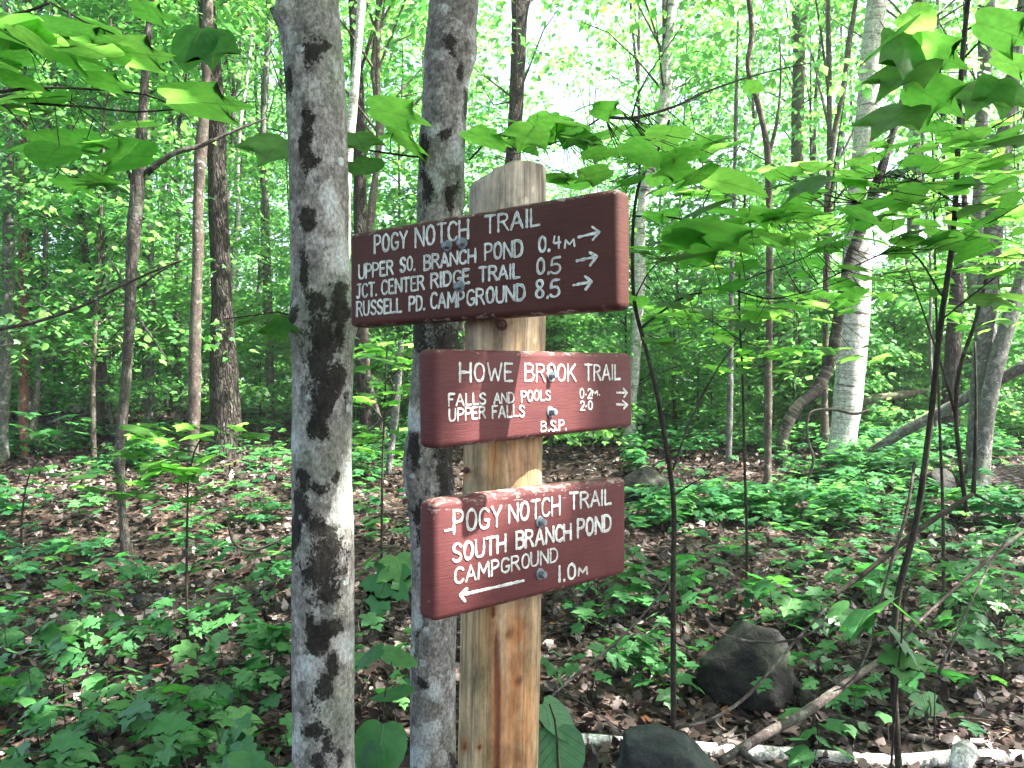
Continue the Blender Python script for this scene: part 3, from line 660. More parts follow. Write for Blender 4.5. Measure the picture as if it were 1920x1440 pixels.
def spots(md, k0, lst, sign, front_y, mult=1.0):
    V = md.v[k0]; px, py, _ = to_px(V); fr = (V[:, 1] < front_y(V)).astype(float); a = np.zeros(len(V))
    px = px + 15 * fbm(V * [13, 13, 13] + 40, 4) * 1.6; py = py + 22 * fbm(V * [11, 11, 11] + 80, 4) * 1.6
    for x, y, rx, ry in lst: a = np.maximum(a, np.exp(-(((px - x) / (rx * 0.98)) ** 2 + ((py - y) / ry) ** 2) ** 0.8))
    return sign * a * fr * mult

T1D = 1.93
def trunk_one():
    pts, rad = px_path([(575, -60, 118), (577, 0, 116), (590, 150, 110), (596, 300, 108), (600, 480, 108), (605, 560, 116), (606, 680, 113), (604, 850, 112), (605, 1000, 112), (606, 1200, 112), (608, 1440, 114)], T1D, top=9.5)
    f = pts[0]; root = thing('maple_tree', 'grey trunk with big dark moss patches, standing just left of the topmost board', 'tree', (f[0], f[1], gz(f[0], f[1])))
    md = MD()
    def disp(tc, th, s, B):
        px, py, _ = to_px(B); e = .0035 * fbm(tc * [9, 9, 4]) + .0016 * fbm(tc * [40, 40, 22]) + .004 * vnoise(B * [5, 5, 3])
        for x, y, rx, ry, a in ((648, 575, 26, 45, .016), (553, 605, 12, 22, .013), (530, 22, 14, 26, .016), (655, 610, 18, 30, .006)):
            e = e + a * np.exp(-((px - x) / rx) ** 2 - ((py - y) / ry) ** 2)
        return e
    tube(md, pts, rad, nseg=80, step=.012, disp=disp, tco=np.array([0, 0, 7.0]))
    axis_y = lambda V: np.interp(V[:, 2], pts[:, 2], pts[:, 1]) + .03
    darkp = [(583, 100, 24, 28), (612, 90, 14, 10), (582, 215, 20, 34), (580, 268, 24, 40), (588, 308, 22, 16), (540, 150, 6, 30), (577, 415, 22, 20), (572, 512, 10, 52), (590, 560, 24, 30), (640, 562, 22, 30), (625, 590, 36, 26), (606, 640, 40, 42), (596, 700, 30, 44), (622, 715, 26, 34), (612, 755, 32, 38), (604, 800, 20, 24),
             (566, 890, 16, 20), (592, 918, 36, 13), (634, 902, 12, 18), (566, 950, 20, 26), (552, 985, 8, 70), (600, 985, 30, 20), (612, 1030, 36, 34), (598, 1070, 36, 30), (610, 1110, 18, 18), (586, 1170, 10, 36), (598, 1200, 20, 34), (626, 1176, 22, 18), (618, 1240, 14, 30), (604, 1285, 22, 30), (590, 1370, 26, 18), (612, 1395, 16, 26), (592, 1436, 22, 20), (630, 1420, 8, 18), (548, 590, 10, 16), (640, 625, 14, 26)]
    palep = [(578, 292, 12, 11), (611, 196, 8, 8), (648, 950, 17, 40), (645, 1195, 26, 30), (632, 1215, 22, 20), (652, 885, 12, 30), (634, 975, 20, 16), (636, 770, 12, 14), (560, 830, 16, 36), (575, 1250, 14, 20), (560, 1380, 12, 30), (645, 480, 16, 50), (620, 380, 20, 30)]  # pale lichen; the right-edge patches also have sunlight painted in
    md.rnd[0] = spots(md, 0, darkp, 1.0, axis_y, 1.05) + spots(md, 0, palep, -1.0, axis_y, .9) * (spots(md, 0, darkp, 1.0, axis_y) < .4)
    # snapped stub at the upper left
    a = P(536, 40, T1D - .02); b = P(517, 22, T1D - .03); c = P(508, 16, T1D - .03)
    tube(md, [a, b, c], [.024, .014, .006], nseg=14, step=.008, disp=lambda tc, th, s, B: .003 * fbm(tc * 60))
    md.rnd[1][:] = .5
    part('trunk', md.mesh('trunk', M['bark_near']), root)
    return root, pts[-1]
T2D = 2.42
def trunk_two():
    pts, rad = px_path([(853, -60, 88), (851, 0, 88), (838, 120, 86), (832, 250, 84), (824, 380, 84), (822, 480, 80), (818, 600, 80), (812, 720, 82), (806, 820, 86), (805, 900, 92), (808, 980, 84), (813, 1100, 84), (812, 1250, 86), (812, 1440, 88)], T2D, top=9.0)
    f = pts[0]; root = thing('maple_tree', 'grey trunk with cracked rough bark, half hidden behind the log post and its boards', 'tree', (f[0], f[1], gz(f[0], f[1])))
    md = MD()
    def disp(tc, th, s, B):
        px, py, _ = to_px(B); e = .0035 * fbm(tc * [9, 9, 3]) + .0016 * fbm(tc * [40, 40, 18]) + .005 * vnoise(B * [5, 5, 3])
        for x, y, rx, ry, a in ((884, 105, 14, 40, .016), (772, 870, 22, 40, .010), (868, 370, 16, 26, .008), (790, 262, 10, 30, .006)):
            e = e + a * np.exp(-((px - x) / rx) ** 2 - ((py - y) / ry) ** 2)
        rough = np.exp(-((py - 800) / 170) ** 2) + .8 * np.exp(-((px - 846) / 18) ** 2 - ((py - 375) / 32) ** 2)
        rg = fbm(np.stack([tc[..., 0] * 26, tc[..., 1] * 26, tc[..., 2] * 6 + 1.5 * vnoise(tc * 9)], -1), 3)
        return e + rough * (.010 * np.clip(np.abs(rg) * 3, 0, 1) - .006) + rough * .003 * fbm(tc * 70)
    tube(md, pts, rad, nseg=80, step=.012, disp=disp, tco=np.array([4, 2, 1.0]))
    axis_y = lambda V: np.interp(V[:, 2], pts[:, 2], pts[:, 1]) + .03
    darkp = [(797, 290, 12, 50), (795, 355, 14, 46), (838, 250, 16, 18), (868, 200, 12, 40), (877, 240, 8, 40), (848, 96, 10, 16), (866, 130, 8, 22), (848, 370, 18, 26), (790, 640, 24, 50), (840, 640, 40, 60), (835, 720, 30, 60), (840, 850, 34, 60), (790, 700, 8, 40), (782, 860, 10, 50), (790, 960, 16, 46), (800, 1010, 16, 26), (830, 900, 26, 40), (782, 1190, 10, 14), (800, 1290, 14, 12), (846, 1430, 8, 20)]
    palep = [(823, 243, 16, 13), (876, 170, 12, 22), (834, 14, 7, 7), (862, 282, 12, 24), (815, 345, 22, 22), (803, 1375, 16, 17), (783, 1428, 18, 16), (796, 1180, 8, 8), (778, 1160, 8, 26), (772, 1240, 6, 22), (815, 1300, 18, 16), (778, 780, 10, 20), (782, 810, 12, 16)]
    md.rnd[0] = spots(md, 0, darkp, 1.0, axis_y, .95) + spots(md, 0, palep, -1.0, axis_y, 1.6) * (spots(md, 0, darkp, 1.0, axis_y) < .5)
    part('trunk', md.mesh('trunk', M['bark_second']), root)
    return root, pts[-1]
tree1, top1 = trunk_one(); tree2, top2 = trunk_two()

# ------------------------------------------------------------------ leaf sprays near the camera
def spray_leaves(md, spec, kind=None):
    """spec rows: px, py, depth, length px, yaw deg (0 = to the right, 90 = away), droop deg, roll deg, shape"""
    for (x, y, d, lp, yaw, dr, ro, sh) in spec:
        s = lp / FPX * d; yw = math.radians(yaw); c = P(x, y, d) - np.array([math.cos(yw), math.sin(yw), 0]) * s * .5 * math.cos(math.radians(dr))
        add_leaves(md, sh, [c], yw, math.radians(dr), math.radians(ro), s, RNG.uniform(.15, .85))
def twig(md, pts, r0, r1, nseg=7):
    pts = [np.asarray(p, float) for p in pts]; n = len(pts)
    tube(md, pts, np.linspace(r0, r1, n), nseg=nseg, step=.04, disp=lambda tc, th, s, B: .0006 * fbm(tc * 60, 2))
def ptw(md, pts, r0, r1): twig(md, [P(*q) for q in pts], r0, r1)
def petioles(md, anchors, bases, maxlen=.5, r=.0011):
    A = np.vstack(anchors)
    for b in bases:
        k = np.argmin(np.linalg.norm(A - b, axis=1)); a = A[k]; L = np.linalg.norm(a - b)
        if L < .01: continue
        m = (a + b) / 2 + np.array([0, 0, -.06 * L]); tube(md, [a, m, b], [r * (1.6 if L > .15 else 1.2), r * 1.1, r * .8], nseg=5, step=.05)
def dense(pts, step=.03): return catmull(np.array([P(*q) for q in pts]), step)
BM = [1.35]
def bed(x0, x1, y0, y1, d0, d1, n, size, kinds=('goose',), slope=0.0, yawc=None, spread=180, droop=(0, 15), rollsd=8, rnd=(0.1, .92)):
    n = int(n * BM[0])
    """random horizontal leaves whose centres project into a band; returns rows for add_leaves"""
    x = RNG.uniform(x0, x1, n); y = RNG.uniform(y0, y1, n) + slope * (x - x0); d = RNG.uniform(d0, d1, n)
    pos = np.array([P(a, b, c) for a, b, c in zip(x, y, d)]); yaw = np.radians((RNG.uniform(-180, 180, n) if yawc is None else RNG.normal(yawc, spread, n)))
    return [pos, yaw, np.radians(RNG.uniform(*droop, n)), np.radians(RNG.normal(0, rollsd, n)), size * RNG.uniform(.6, 1.2, n), RNG.uniform(*rnd, n), kinds]
def put_bed(md, b):
    pos, yaw, dr, ro, sz, rn, kinds = b; ks = RNG.integers(0, len(kinds), len(pos)); base = pos - np.stack([np.cos(yaw), np.sin(yaw), 0 * yaw], -1) * (sz * .5)[:, None]
    for k, kd in enumerate(kinds):
        m = ks == k; add_leaves(md, kd, base[m], yaw[m], dr[m], ro[m], sz[m], rn[m])
    return base

def sapling(label, stem_pts, branches, beds, spec=(), cat='sapling', name='maple_sapling', rs=(.012, .006), bark='bark_twig', stem=True, group=None):
    """stem_pts in (px,py,d) from the foot up; branches likewise"""
    W = [P(*q) for q in stem_pts]; f = W[0]; g = float(gz(f[0], f[1]))
    if f[2] > g - .03: W.insert(0, np.array([f[0], f[1], g - .05]))
    root = thing(name, label, cat, (W[0][0], W[0][1], g), group)
    md = MD(); twig(md, W, rs[0], rs[1], 12)
    anchors = [catmull(np.array(W), .03)]
    for br, r0 in branches:
        a = dense(br); anchors.append(a); ptw(md, br, r0, r0 * .35)
    lm = MD(); bases = []
    for b in beds: bases.append(put_bed(lm, b))
    spray_leaves(lm, spec)
    if bases: petioles(md, anchors, np.vstack(bases))
    part('stem', md.mesh('stem', M[bark]), root); part('leaves', lm.mesh('leaves', M['leaf_near']), root)
    return root

# sapling just outside the left edge; its branches reach across the upper left
sapling('maple sapling branches reaching across the upper left with broad pale green leaves', [(-150, 1600, 1.9), (-170, 900, 1.95), (-120, 420, 1.9), (-60, 190, 1.85), (-30, 60, 1.8)],
  [([(-80, 190, 1.85), (0, 172, 1.85), (80, 164, 1.9), (150, 166, 1.95), (275, 178, 2.0), (375, 208, 2.05), (405, 170, 2.05)], .0042),
   ([(-100, 150, 1.85), (0, 180, 1.8), (75, 195, 1.8), (160, 200, 1.85), (250, 210, 1.9), (330, 205, 1.95), (480, 190, 2.0)], .0040),
   ([(-60, 60, 1.75), (0, 35, 1.7), (55, 20, 1.7), (95, 5, 1.7), (160, 42, 1.75), (230, 70, 1.8)], .0045),
   ([(-60, 170, 1.9), (10, 200, 1.9), (60, 250, 1.95), (130, 332, 2.0), (190, 335, 2.0)], .003),
   ([(80, 164, 1.9), (130, 190, 1.95), (175, 222, 1.95), (208, 250, 1.95)], .0022), ([(50, 50, 1.7), (50, 85, 1.75), (80, 125, 1.8), (85, 150, 1.8)], .002)],
  [bed(-20, 240, 30, 70, 1.55, 1.9, 9, .115, ('goose', 'round'), .10), bed(0, 120, 175, 200, 1.7, 2.0, 5, .12, ('goose',)), bed(60, 240, 255, 285, 1.8, 2.1, 6, .11, ('round', 'goose')), bed(90, 215, 330, 345, 1.9, 2.1, 5, .11, ('goose',)), bed(-30, 30, 95, 130, 1.7, 2, 3, .10, ('round',))],
  [(265, 98, 1.8, 140, 8, 2, 6, 'goose'), (155, 116, 1.9, 65, 170, 3, -6, 'round'), (45, 152, 1.85, 75, 20, 2, 8, 'round'), (210, 152, 1.9, 90, 10, 3, 7, 'goose'), (395, 188, 1.9, 160, 4, 3, 8, 'goose'), (250, 232, 1.95, 85, 175, 2, 12, 'round'), (192, 268, 1.95, 95, 170, 2, 10, 'goose'),
   (358, 45, 1.8, 95, -120, 60, 25, 'round'), (398, 50, 1.8, 100, -70, 62, -20, 'goose'), (290, 20, 1.9, 80, 10, 8, 8, 'goose'), (110, 72, 1.75, 165, 15, 3, 8, 'goose'), (40, 50, 1.7, 120, 160, 4, 7, 'round'), (215, 50, 1.8, 110, -20, 9, 8, 'round')], rs=(.014, .007))

# leafy twigs on the two near trunks
def twig_part(root, brs, spec, beds=()):
    md = MD(); lm = MD(); anch = []
    for br, r0 in brs: ptw(md, br, r0, r0 * .4); anch.append(dense(br))
    spray_leaves(lm, spec); bs = [put_bed(lm, b) for b in beds]
    if bs: petioles(md, anch, np.vstack(bs))
    o = part('twig', md.mesh('twig', M['bark_twig']), root)
    q = part('leaves', lm.mesh('leaves', M['leaf_near']), o)
twig_part(tree2, [([(800, 296, 2.4), (745, 290, 2.35), (700, 283, 2.3), (655, 275, 2.25), (560, 255, 2.2), (500, 240, 2.2)], .0035), ([(733, 288, 2.34), (732, 262, 2.3), (742, 240, 2.3)], .002), ([(880, 300, 2.45), (940, 250, 2.3), (1000, 240, 2.3)], .003)],
  [(512, 245, 2.2, 125, -100, 35, 20, 'goose'), (675, 240, 2.22, 85, -60, 38, -14, 'goose'), (690, 290, 2.2, 62, -95, 45, 10, 'round'), (752, 206, 2.3, 115, 5, 6, 14, 'goose'), (772, 250, 2.3, 95, -20, 22, 16, 'goose'), (720, 248, 2.35, 80, 190, 10, 10, 'round'), (668, 300, 2.25, 50, -80, 40, 0, 'round')])
twig_part(tree1, [([(552, 592, 1.92), (520, 585, 1.88), (470, 592, 1.84), (420, 598, 1.82)], .0026)],
  [(530, 590, 1.86, 62, -95, 40, 5, 'goose'), (470, 596, 1.84, 85, 178, 3, 16, 'goose'), (430, 599, 1.82, 70, 182, 3, 10, 'goose'), (515, 604, 1.84, 60, -120, 30, 20, 'goose')])

# sapling rising behind the right ends of the boards
sapling('thin dark sapling curving up just right of the boards, with flat layers of broad leaves', [(1262, 1085, 2.75), (1262, 930, 2.75), (1248, 830, 2.75), (1228, 720, 2.75), (1207, 640, 2.75), (1190, 570, 2.72), (1186, 480, 2.7), (1188, 410, 2.68), (1200, 340, 2.66), (1240, 270, 2.6), (1255, 225, 2.6)],
  [([(1202, 615, 2.75), (1240, 585, 2.75), (1290, 553, 2.72), (1355, 545, 2.7), (1420, 515, 2.7), (1480, 495, 2.7), (1520, 478, 2.7)], .005),
   ([(1355, 545, 2.7), (1330, 480, 2.65), (1300, 450, 2.6)], .0025), ([(1380, 545, 2.7), (1440, 560, 2.65), (1520, 545, 2.6), (1600, 520, 2.6)], .003),
   ([(1186, 405, 2.68), (1260, 408, 2.6), (1340, 420, 2.55), (1450, 412, 2.5), (1560, 400, 2.5)], .004), ([(1310, 412, 2.6), (1330, 360, 2.5), (1345, 338, 2.5)], .0025),
   ([(1130, 218, 2.3), (1180, 222, 2.35), (1250, 205, 2.4), (1330, 170, 2.5), (1420, 140, 2.6), (1520, 118, 2.7)], .0055), ([(1184, 222, 2.35), (1200, 170, 2.3), (1250, 90, 2.3), (1285, 40, 2.3)], .003), ([(1135, 222, 2.3), (1160, 205, 2.3), (1175, 192, 2.3)], .002),
   ([(1130, 218, 2.3), (1080, 250, 2.3), (1020, 275, 2.3), (960, 290, 2.35)], .003),
   ([(1190, 560, 2.7), (1225, 500, 2.6), (1275, 460, 2.55), (1300, 440, 2.5)], .003), ([(1262, 880, 2.75), (1290, 800, 2.8), (1340, 700, 2.85), (1395, 620, 2.9), (1430, 560, 2.9)], .0045), ([(1262, 930, 2.75), (1300, 905, 2.7), (1330, 890, 2.7), (1345, 855, 2.7)], .003)],
  [bed(890, 1100, 215, 270, 2.0, 2.5, 16, .105, ('goose', 'round')), bed(1090, 1360, 235, 295, 2.0, 2.5, 22, .11, ('goose', 'round'), .05), bed(1020, 1440, 305, 345, 2.1, 2.6, 20, .11, ('goose', 'round'), .03), bed(1200, 1560, 385, 470, 2.2, 2.7, 24, .112, ('goose',), .0), bed(1250, 1600, 470, 590, 2.4, 2.9, 16, .10, ('goose', 'round'), -.05), bed(1230, 1420, 585, 650, 2.4, 2.9, 9, .11, ('goose',)), bed(1190, 1330, 540, 570, 2.5, 2.8, 4, .10, ('round',))],
  [(1340, 440, 2.2, 170, 10, 4, 12, 'goose'), (1270, 470, 2.3, 150, 170, 10, 14, 'goose'), (1060, 228, 2.2, 110, 10, 4, -12, 'round'), (1140, 205, 2.2, 60, 10, 5, 20, 'goose'), (1100, 195, 2.2, 55, 160, 5, 20, 'round'), (1370, 332, 2.2, 150, 5, 6, 14, 'ovate'), (1310, 380, 2.2, 120, 170, 10, 16, 'goose'), (1415, 160, 2.4, 36, 10, 10, 20, 'round')], rs=(.0098, .004))

# saplings a few steps behind the boards
BM[0] = 2.1
sapling('slim sapling in front of the dark mossy trunk, pale leaves in thin level layers', [(1400, 1000, 4.9), (1396, 860, 4.9), (1392, 700, 4.9), (1386, 560, 4.9), (1392, 430, 4.9), (1400, 330, 4.9)],
  [([(1390, 640, 4.9), (1330, 600, 4.8), (1260, 585, 4.7)], .005), ([(1388, 600, 4.9), (1450, 570, 4.8), (1540, 560, 4.7)], .005), ([(1388, 520, 4.9), (1320, 480, 4.7)], .004), ([(1392, 450, 4.9), (1460, 420, 4.8), (1520, 410, 4.7)], .004), ([(1396, 380, 4.9), (1330, 350, 4.8)], .004)],
  [bed(1210, 1400, 570, 625, 4.3, 5.2, 20, .125, ('goose', 'sugar')), bed(1390, 1600, 545, 600, 4.3, 5.2, 20, .125, ('goose', 'sugar')), bed(1260, 1400, 465, 500, 4.3, 5.2, 12, .12, ('goose',)), bed(1400, 1570, 395, 440, 4.3, 5.2, 16, .12, ('goose',)), bed(1240, 1390, 330, 370, 4.3, 5.2, 12, .12, ('goose',)), bed(1230, 1480, 640, 700, 4.3, 5.3, 16, .115, ('sugar', 'goose')), bed(1450, 1650, 640, 680, 4.4, 5.3, 9, .115, ('sugar', 'goose'))], rs=(.010, .005))
sapling('slim sapling at the right behind the tall dark stem, leaves in thin level layers', [(1768, 960, 5.2), (1762, 800, 5.2), (1756, 600, 5.2), (1752, 420, 5.2), (1748, 250, 5.2)],
  [([(1756, 560, 5.2), (1700, 530, 5.1), (1640, 515, 5.0)], .005), ([(1755, 520, 5.2), (1830, 490, 5.1), (1910, 470, 5.0)], .005), ([(1752, 400, 5.2), (1690, 370, 5.1)], .004), ([(1750, 330, 5.2), (1840, 300, 5.1), (1900, 290, 5.0)], .004)],
  [bed(1620, 1770, 500, 555, 4.6, 5.5, 16, .125, ('goose', 'sugar')), bed(1760, 1930, 455, 510, 4.6, 5.5, 18, .125, ('goose', 'sugar')), bed(1640, 1770, 355, 400, 4.6, 5.5, 13, .125, ('goose',)), bed(1770, 1930, 280, 340, 4.6, 5.5, 16, .125, ('goose',)), bed(1780, 1930, 570, 620, 4.6, 5.5, 8, .12, ('goose',))], rs=(.011, .005))
sapling('small sapling seen between the two near grey trunks, under the topmost board', [(716, 960, 4.6), (718, 850, 4.6), (722, 740, 4.6), (726, 650, 4.6)],
  [([(722, 720, 4.6), (690, 690, 4.6), (668, 670, 4.6)], .004), ([(722, 720, 4.6), (760, 680, 4.6), (785, 660, 4.6)], .004)],
  [bed(665, 790, 640, 690, 4.2, 5, 10, .13, ('goose', 'sugar')), bed(665, 790, 715, 760, 4.2, 5, 9, .12, ('sugar', 'goose')), bed(665, 780, 800, 850, 4.2, 5, 8, .12, ('sugar',))], rs=(.008, .004))

# dark foreground sapling at the right
BM[0] = 1.5
sapling('tall dark sapling stem at the right with tiers of broad drooping leaves', [(1685, 1110, 2.9), (1715, 990, 2.9), (1742, 810, 2.88), (1765, 600, 2.85), (1786, 450, 2.82), (1797, 260, 2.8), (1805, 100, 2.78), (1815, 0, 2.76), (1825, -120, 2.74)],
  [([(1815, 55, 2.78), (1860, 30, 2.7), (1920, 12, 2.6)], .004), ([(1802, 115, 2.8), (1850, 65, 2.7), (1925, 8, 2.6)], .0045), ([(1797, 270, 2.8), (1850, 245, 2.6), (1920, 205, 2.5)], .004), ([(1797, 185, 2.8), (1740, 170, 2.5), (1690, 100, 2.2), (1650, 40, 2.1)], .003),
   ([(1790, 380, 2.82), (1720, 340, 2.6), (1660, 330, 2.5), (1610, 380, 2.4)], .003), ([(1786, 440, 2.82), (1850, 420, 2.7), (1920, 380, 2.6)], .004), ([(1770, 560, 2.85), (1700, 470, 2.7), (1600, 500, 2.6), (1500, 550, 2.6)], .004), ([(1765, 600, 2.85), (1840, 540, 2.7), (1920, 480, 2.6)], .0035)],
  [bed(1620, 1900, 225, 300, 2.2, 2.9, 24, .10, ('goose', 'round')), bed(1580, 1920, 300, 420, 2.2, 3.0, 42, .105, ('goose', 'round')), bed(1440, 1650, 310, 420, 2.3, 2.9, 16, .105, ('goose',)), bed(1540, 1920, 415, 470, 2.4, 3.0, 20, .12, ('goose', 'round')), bed(1500, 1720, 440, 520, 2.3, 2.8, 9, .105, ('goose',)), bed(1840, 1940, 470, 560, 2.4, 2.9, 6, .13, ('goose',))],
  [(1660, 45, 2.1, 135, -150, 30, -20, 'goose'), (1700, 50, 2.1, 120, -80, 62, 10, 'goose'), (1725, 28, 2.15, 70, 20, 20, 20, 'round'), (1690, 105, 2.1, 130, -160, 28, 25, 'goose'), (1760, 78, 2.15, 110, -20, 30, 24, 'goose'), (1755, 160, 2.15, 110, 0, 25, 26, 'goose'), (1672, 190, 2.15, 130, -150, 28, 20, 'goose'), (1890, 30, 2.2, 120, -30, 30, 20, 'goose'), (1840, 145, 2.3, 120, -140, 30, 20, 'goose'), (1880, 135, 2.3, 110, -110, 50, 20, 'goose'), (1905, 100, 2.3, 90, -30, 30, 10, 'goose'), (1510, 330, 2.2, 90, -170, 20, 20, 'goose'),
   (1900, 250, 2.3, 130, 170, 14, 20, 'goose')], rs=(.0122, .0075))

# ------------------------------------------------------------------ trees that stand out behind
KEY = []          # (px range fn data, depth) so that random foliage keeps clear of them
PATHS = {}; TREES = {}        # name -> (root, top point)
def bg_tree(key, label, bark_, pts, d=None, top=9.0, name='maple_tree', cat='tree', nseg=20, rough=.05, limbs=(), group=None, crown=None):
    x, y, wd = pts[-1]
    if d is None: hp, d = ground_hit(x, y)
    W, R = px_path(pts, d, top=top)
    R[0] *= 1.15
    f = W[0]; root = thing(name, label, cat, (f[0], f[1], float(gz(f[0], f[1]))), group)
    md = MD(); rm = float(np.mean(R))
    tube(md, W, R, nseg=nseg, step=max(.05, rm * .5), disp=lambda tc, th, s, B: rm * (rough * 2.2 * fbm(tc * (1.2 / rm) * np.array([1, 1, .4])) + .22 * vnoise(B * np.array([1, 1, .7]) * .9 / max(rm * 6, .3))))
    for br, r0 in limbs:
        pp = [P(a, b, d + c) for a, b, c in br]; tube(md, pp, np.linspace(r0, r0 * .3, len(pp)), nseg=8, step=.08, disp=lambda tc, th, s, B: r0 * .15 * fbm(tc * 12))
    part('trunk', md.mesh('trunk', M[bark_]), root)
    KEY.append((np.array([(a, b) for a, b, _ in pts]), wd, d)); TREES[key] = (root, W[-1], d); PATHS[key] = np.array(W)
    return root
bg_tree('A', 'slim grey tree at the far left edge, left of the reddish one', 'bark_grey', [(12, -20, 15), (14, 180, 16), (16, 400, 18), (15, 560, 20), (10, 700, 22), (5, 870, 26)], top=8)
bg_tree('B', 'slim reddish brown tree near the left edge, sunlit on its lower trunk', 'bark_red', [(48, 60, 9), (44, 200, 10), (42, 420, 12), (43, 600, 14), (44, 780, 16), (44, 860, 18)], top=8)
bg_tree('C', 'broken peeling dead tree leaning left with a split hollow base', 'dead_wood', [(285, 0, 13), (278, 60, 15), (268, 200, 17), (258, 350, 24), (247, 500, 22), (242, 620, 20), (234, 740, 18), (225, 850, 18), (230, 960, 17), (236, 1020, 22)], d=6.3, top=6.5, name='dead_tree', rough=.09,
        limbs=[([(275, 325, 0), (320, 290, 0), (380, 272, .1), (440, 245, .2), (500, 222, .3)], .028), ([(247, 340, 0), (238, 315, 0), (225, 292, 0), (190, 290, 0)], .018), ([(262, 600, 0), (290, 640, -.1), (325, 690, -.2)], .012), ([(258, 540, 0), (300, 510, -.1), (350, 485, -.2)], .010), ([(236, 545, 0), (215, 500, .1), (190, 470, .2)], .012)])
bg_tree('D', 'pale speckled trunk directly behind the broken dead tree', 'bark_grey', [(268, 60, 17), (274, 300, 19), (278, 480, 21), (279, 620, 22), (278, 730, 22), (282, 815, 26)], top=9, name='birch_tree')
bg_tree('E', 'thin pale straight tree between the speckled trunk and the big dark one', 'bark_grey', [(340, 60, 9), (337, 240, 10), (334, 420, 11), (332, 600, 12), (334, 720, 12), (336, 800, 15)], top=8)
bg_tree('F', 'crooked dark slender tree touching the left side of the big dark trunk', 'bark_brown', [(390, 20, 17), (386, 180, 17), (378, 270, 22), (372, 360, 20), (370, 500, 19), (366, 640, 20), (364, 780, 22), (356, 1010, 22)], d=8.6, top=8, rough=.08)
bg_tree('G', 'biggest dark furrowed trunk left of the mossy one, a light patch low on it', 'bark_dark', [(396, 130, 30), (402, 200, 34), (408, 350, 40), (414, 520, 41), (419, 680, 45), (423, 800, 50), (422, 862, 60)], top=10, rough=.04, nseg=28)
bg_tree('H', 'slender white birch leaning between the two near grey trunks', 'bark_birch', [(680, -20, 15), (672, 80, 16), (662, 200, 17), (653, 290, 17), (648, 420, 17), (640, 800, 20)], d=9.0, top=9, name='birch_tree')
bg_tree('I', 'dark trunk seen low between the two near grey trunks, above the top board', 'bark_dark', [(664, 40, 20), (672, 200, 24), (676, 420, 26), (680, 700, 28), (690, 840, 32)], top=9)
bg_tree('J', 'thin crooked dark tree between the two near grey trunks', 'bark_brown', [(708, 40, 11), (702, 150, 12), (712, 240, 13), (704, 330, 13), (696, 400, 14), (690, 700, 14), (722, 850, 16)], top=8, rough=.1)
bg_tree('K', 'dark ribbed trunk rising straight above the top of the log post', 'bark_dark', [(975, -20, 28), (972, 100, 28), (968, 200, 27), (962, 300, 28), (955, 500, 30), (950, 830, 34)], top=9, rough=.07, nseg=26)
bg_tree('L', 'bright birch leaning right above the topmost board, broken by leaves', 'bark_birch', [(1262, -20, 18), (1252, 80, 19), (1244, 200, 20), (1222, 300, 20), (1205, 380, 20), (1198, 560, 22), (1188, 700, 24), (1180, 830, 28)], top=9, name='birch_tree')
bg_tree('N', 'straight thin grey pole tree right of the curving sapling', 'bark_grey', [(1376, 380, 8), (1372, 520, 9), (1370, 650, 10), (1368, 780, 11), (1366, 868, 13)], top=7)
bg_tree('O', 'dark mossy trunk right of centre, left of the white birch', 'bark_moss', [(1502, -20, 24), (1498, 100, 23), (1496, 220, 23), (1494, 330, 22), (1480, 480, 26), (1464, 640, 30), (1452, 800, 34)], top=10, rough=.07)
bg_tree('Q', 'thin pale leaning tree crossing behind the dark curved trunk', 'bark_grey', [(1570, 300, 10), (1545, 420, 12), (1520, 520, 13), (1495, 620, 13), (1470, 700, 14), (1450, 790, 15)], top=7)
bg_tree('R', 'large white birch with peeling bark and one side lit by the sun', 'bark_birch', [(1648, -20, 38), (1638, 60, 38), (1626, 200, 38), (1614, 330, 42), (1608, 480, 46), (1602, 600, 52), (1590, 740, 54), (1578, 868, 64)], top=11, name='birch_tree', nseg=36, rough=.025)
bg_tree('S', 'dark banded birch curving up and across the large white birch', 'bark_band', [(1680, 230, 12), (1655, 310, 16), (1626, 400, 21), (1596, 480, 21), (1574, 580, 19), (1556, 680, 21), (1528, 735, 23), (1490, 770, 23), (1470, 810, 21), (1466, 900, 24)], d=9.6, top=6.5, name='birch_tree', rough=.05, nseg=24)
bg_tree('T', 'brown peeling birch standing right of the large white birch', 'bark_birch_dark', [(1734, -20, 24), (1726, 100, 24), (1722, 180, 25), (1716, 300, 24), (1712, 440, 26), (1706, 560, 28), (1700, 660, 28), (1694, 790, 32)], top=10, name='birch_tree')
bg_tree('U', 'slender grey post-like dead stub right of the large white birch', 'bark_grey', [(1678, 545, 10), (1684, 640, 13), (1688, 720, 14), (1690, 800, 16)], top=2, name='dead_tree', cat='dead tree')
bg_tree('V', 'pale forked trunk behind the dark foreground sapling', 'bark_grey', [(1850, 60, 22), (1842, 200, 24), (1836, 400, 26), (1830, 560, 28), (1826, 700, 32), (1822, 815, 42)], top=9)
bg_tree('W', 'grey trunk leaning right, tallest of the clump at the right edge', 'bark_grey', [(1912, 60, 24), (1886, 240, 26), (1868, 380, 28), (1852, 540, 32), (1842, 700, 32), (1834, 820, 38)], d=8.6, top=8)
bg_tree('X', 'slanting smooth grey trunk at the right edge, lowest of the clump', 'bark_grey', [(1990, 340, 22), (1930, 480, 26), (1892, 600, 29), (1864, 700, 29), (1848, 790, 31), (1842, 840, 34)], d=8.4, top=6)
bg_tree('Y', 'short dark rotting snag behind the foreground sapling', 'bark_dark', [(1796, 480, 22), (1792, 560, 26), (1786, 640, 28), (1780, 780, 34)], d=11.5, top=1.0, name='dead_tree', cat='dead tree', rough=.1)
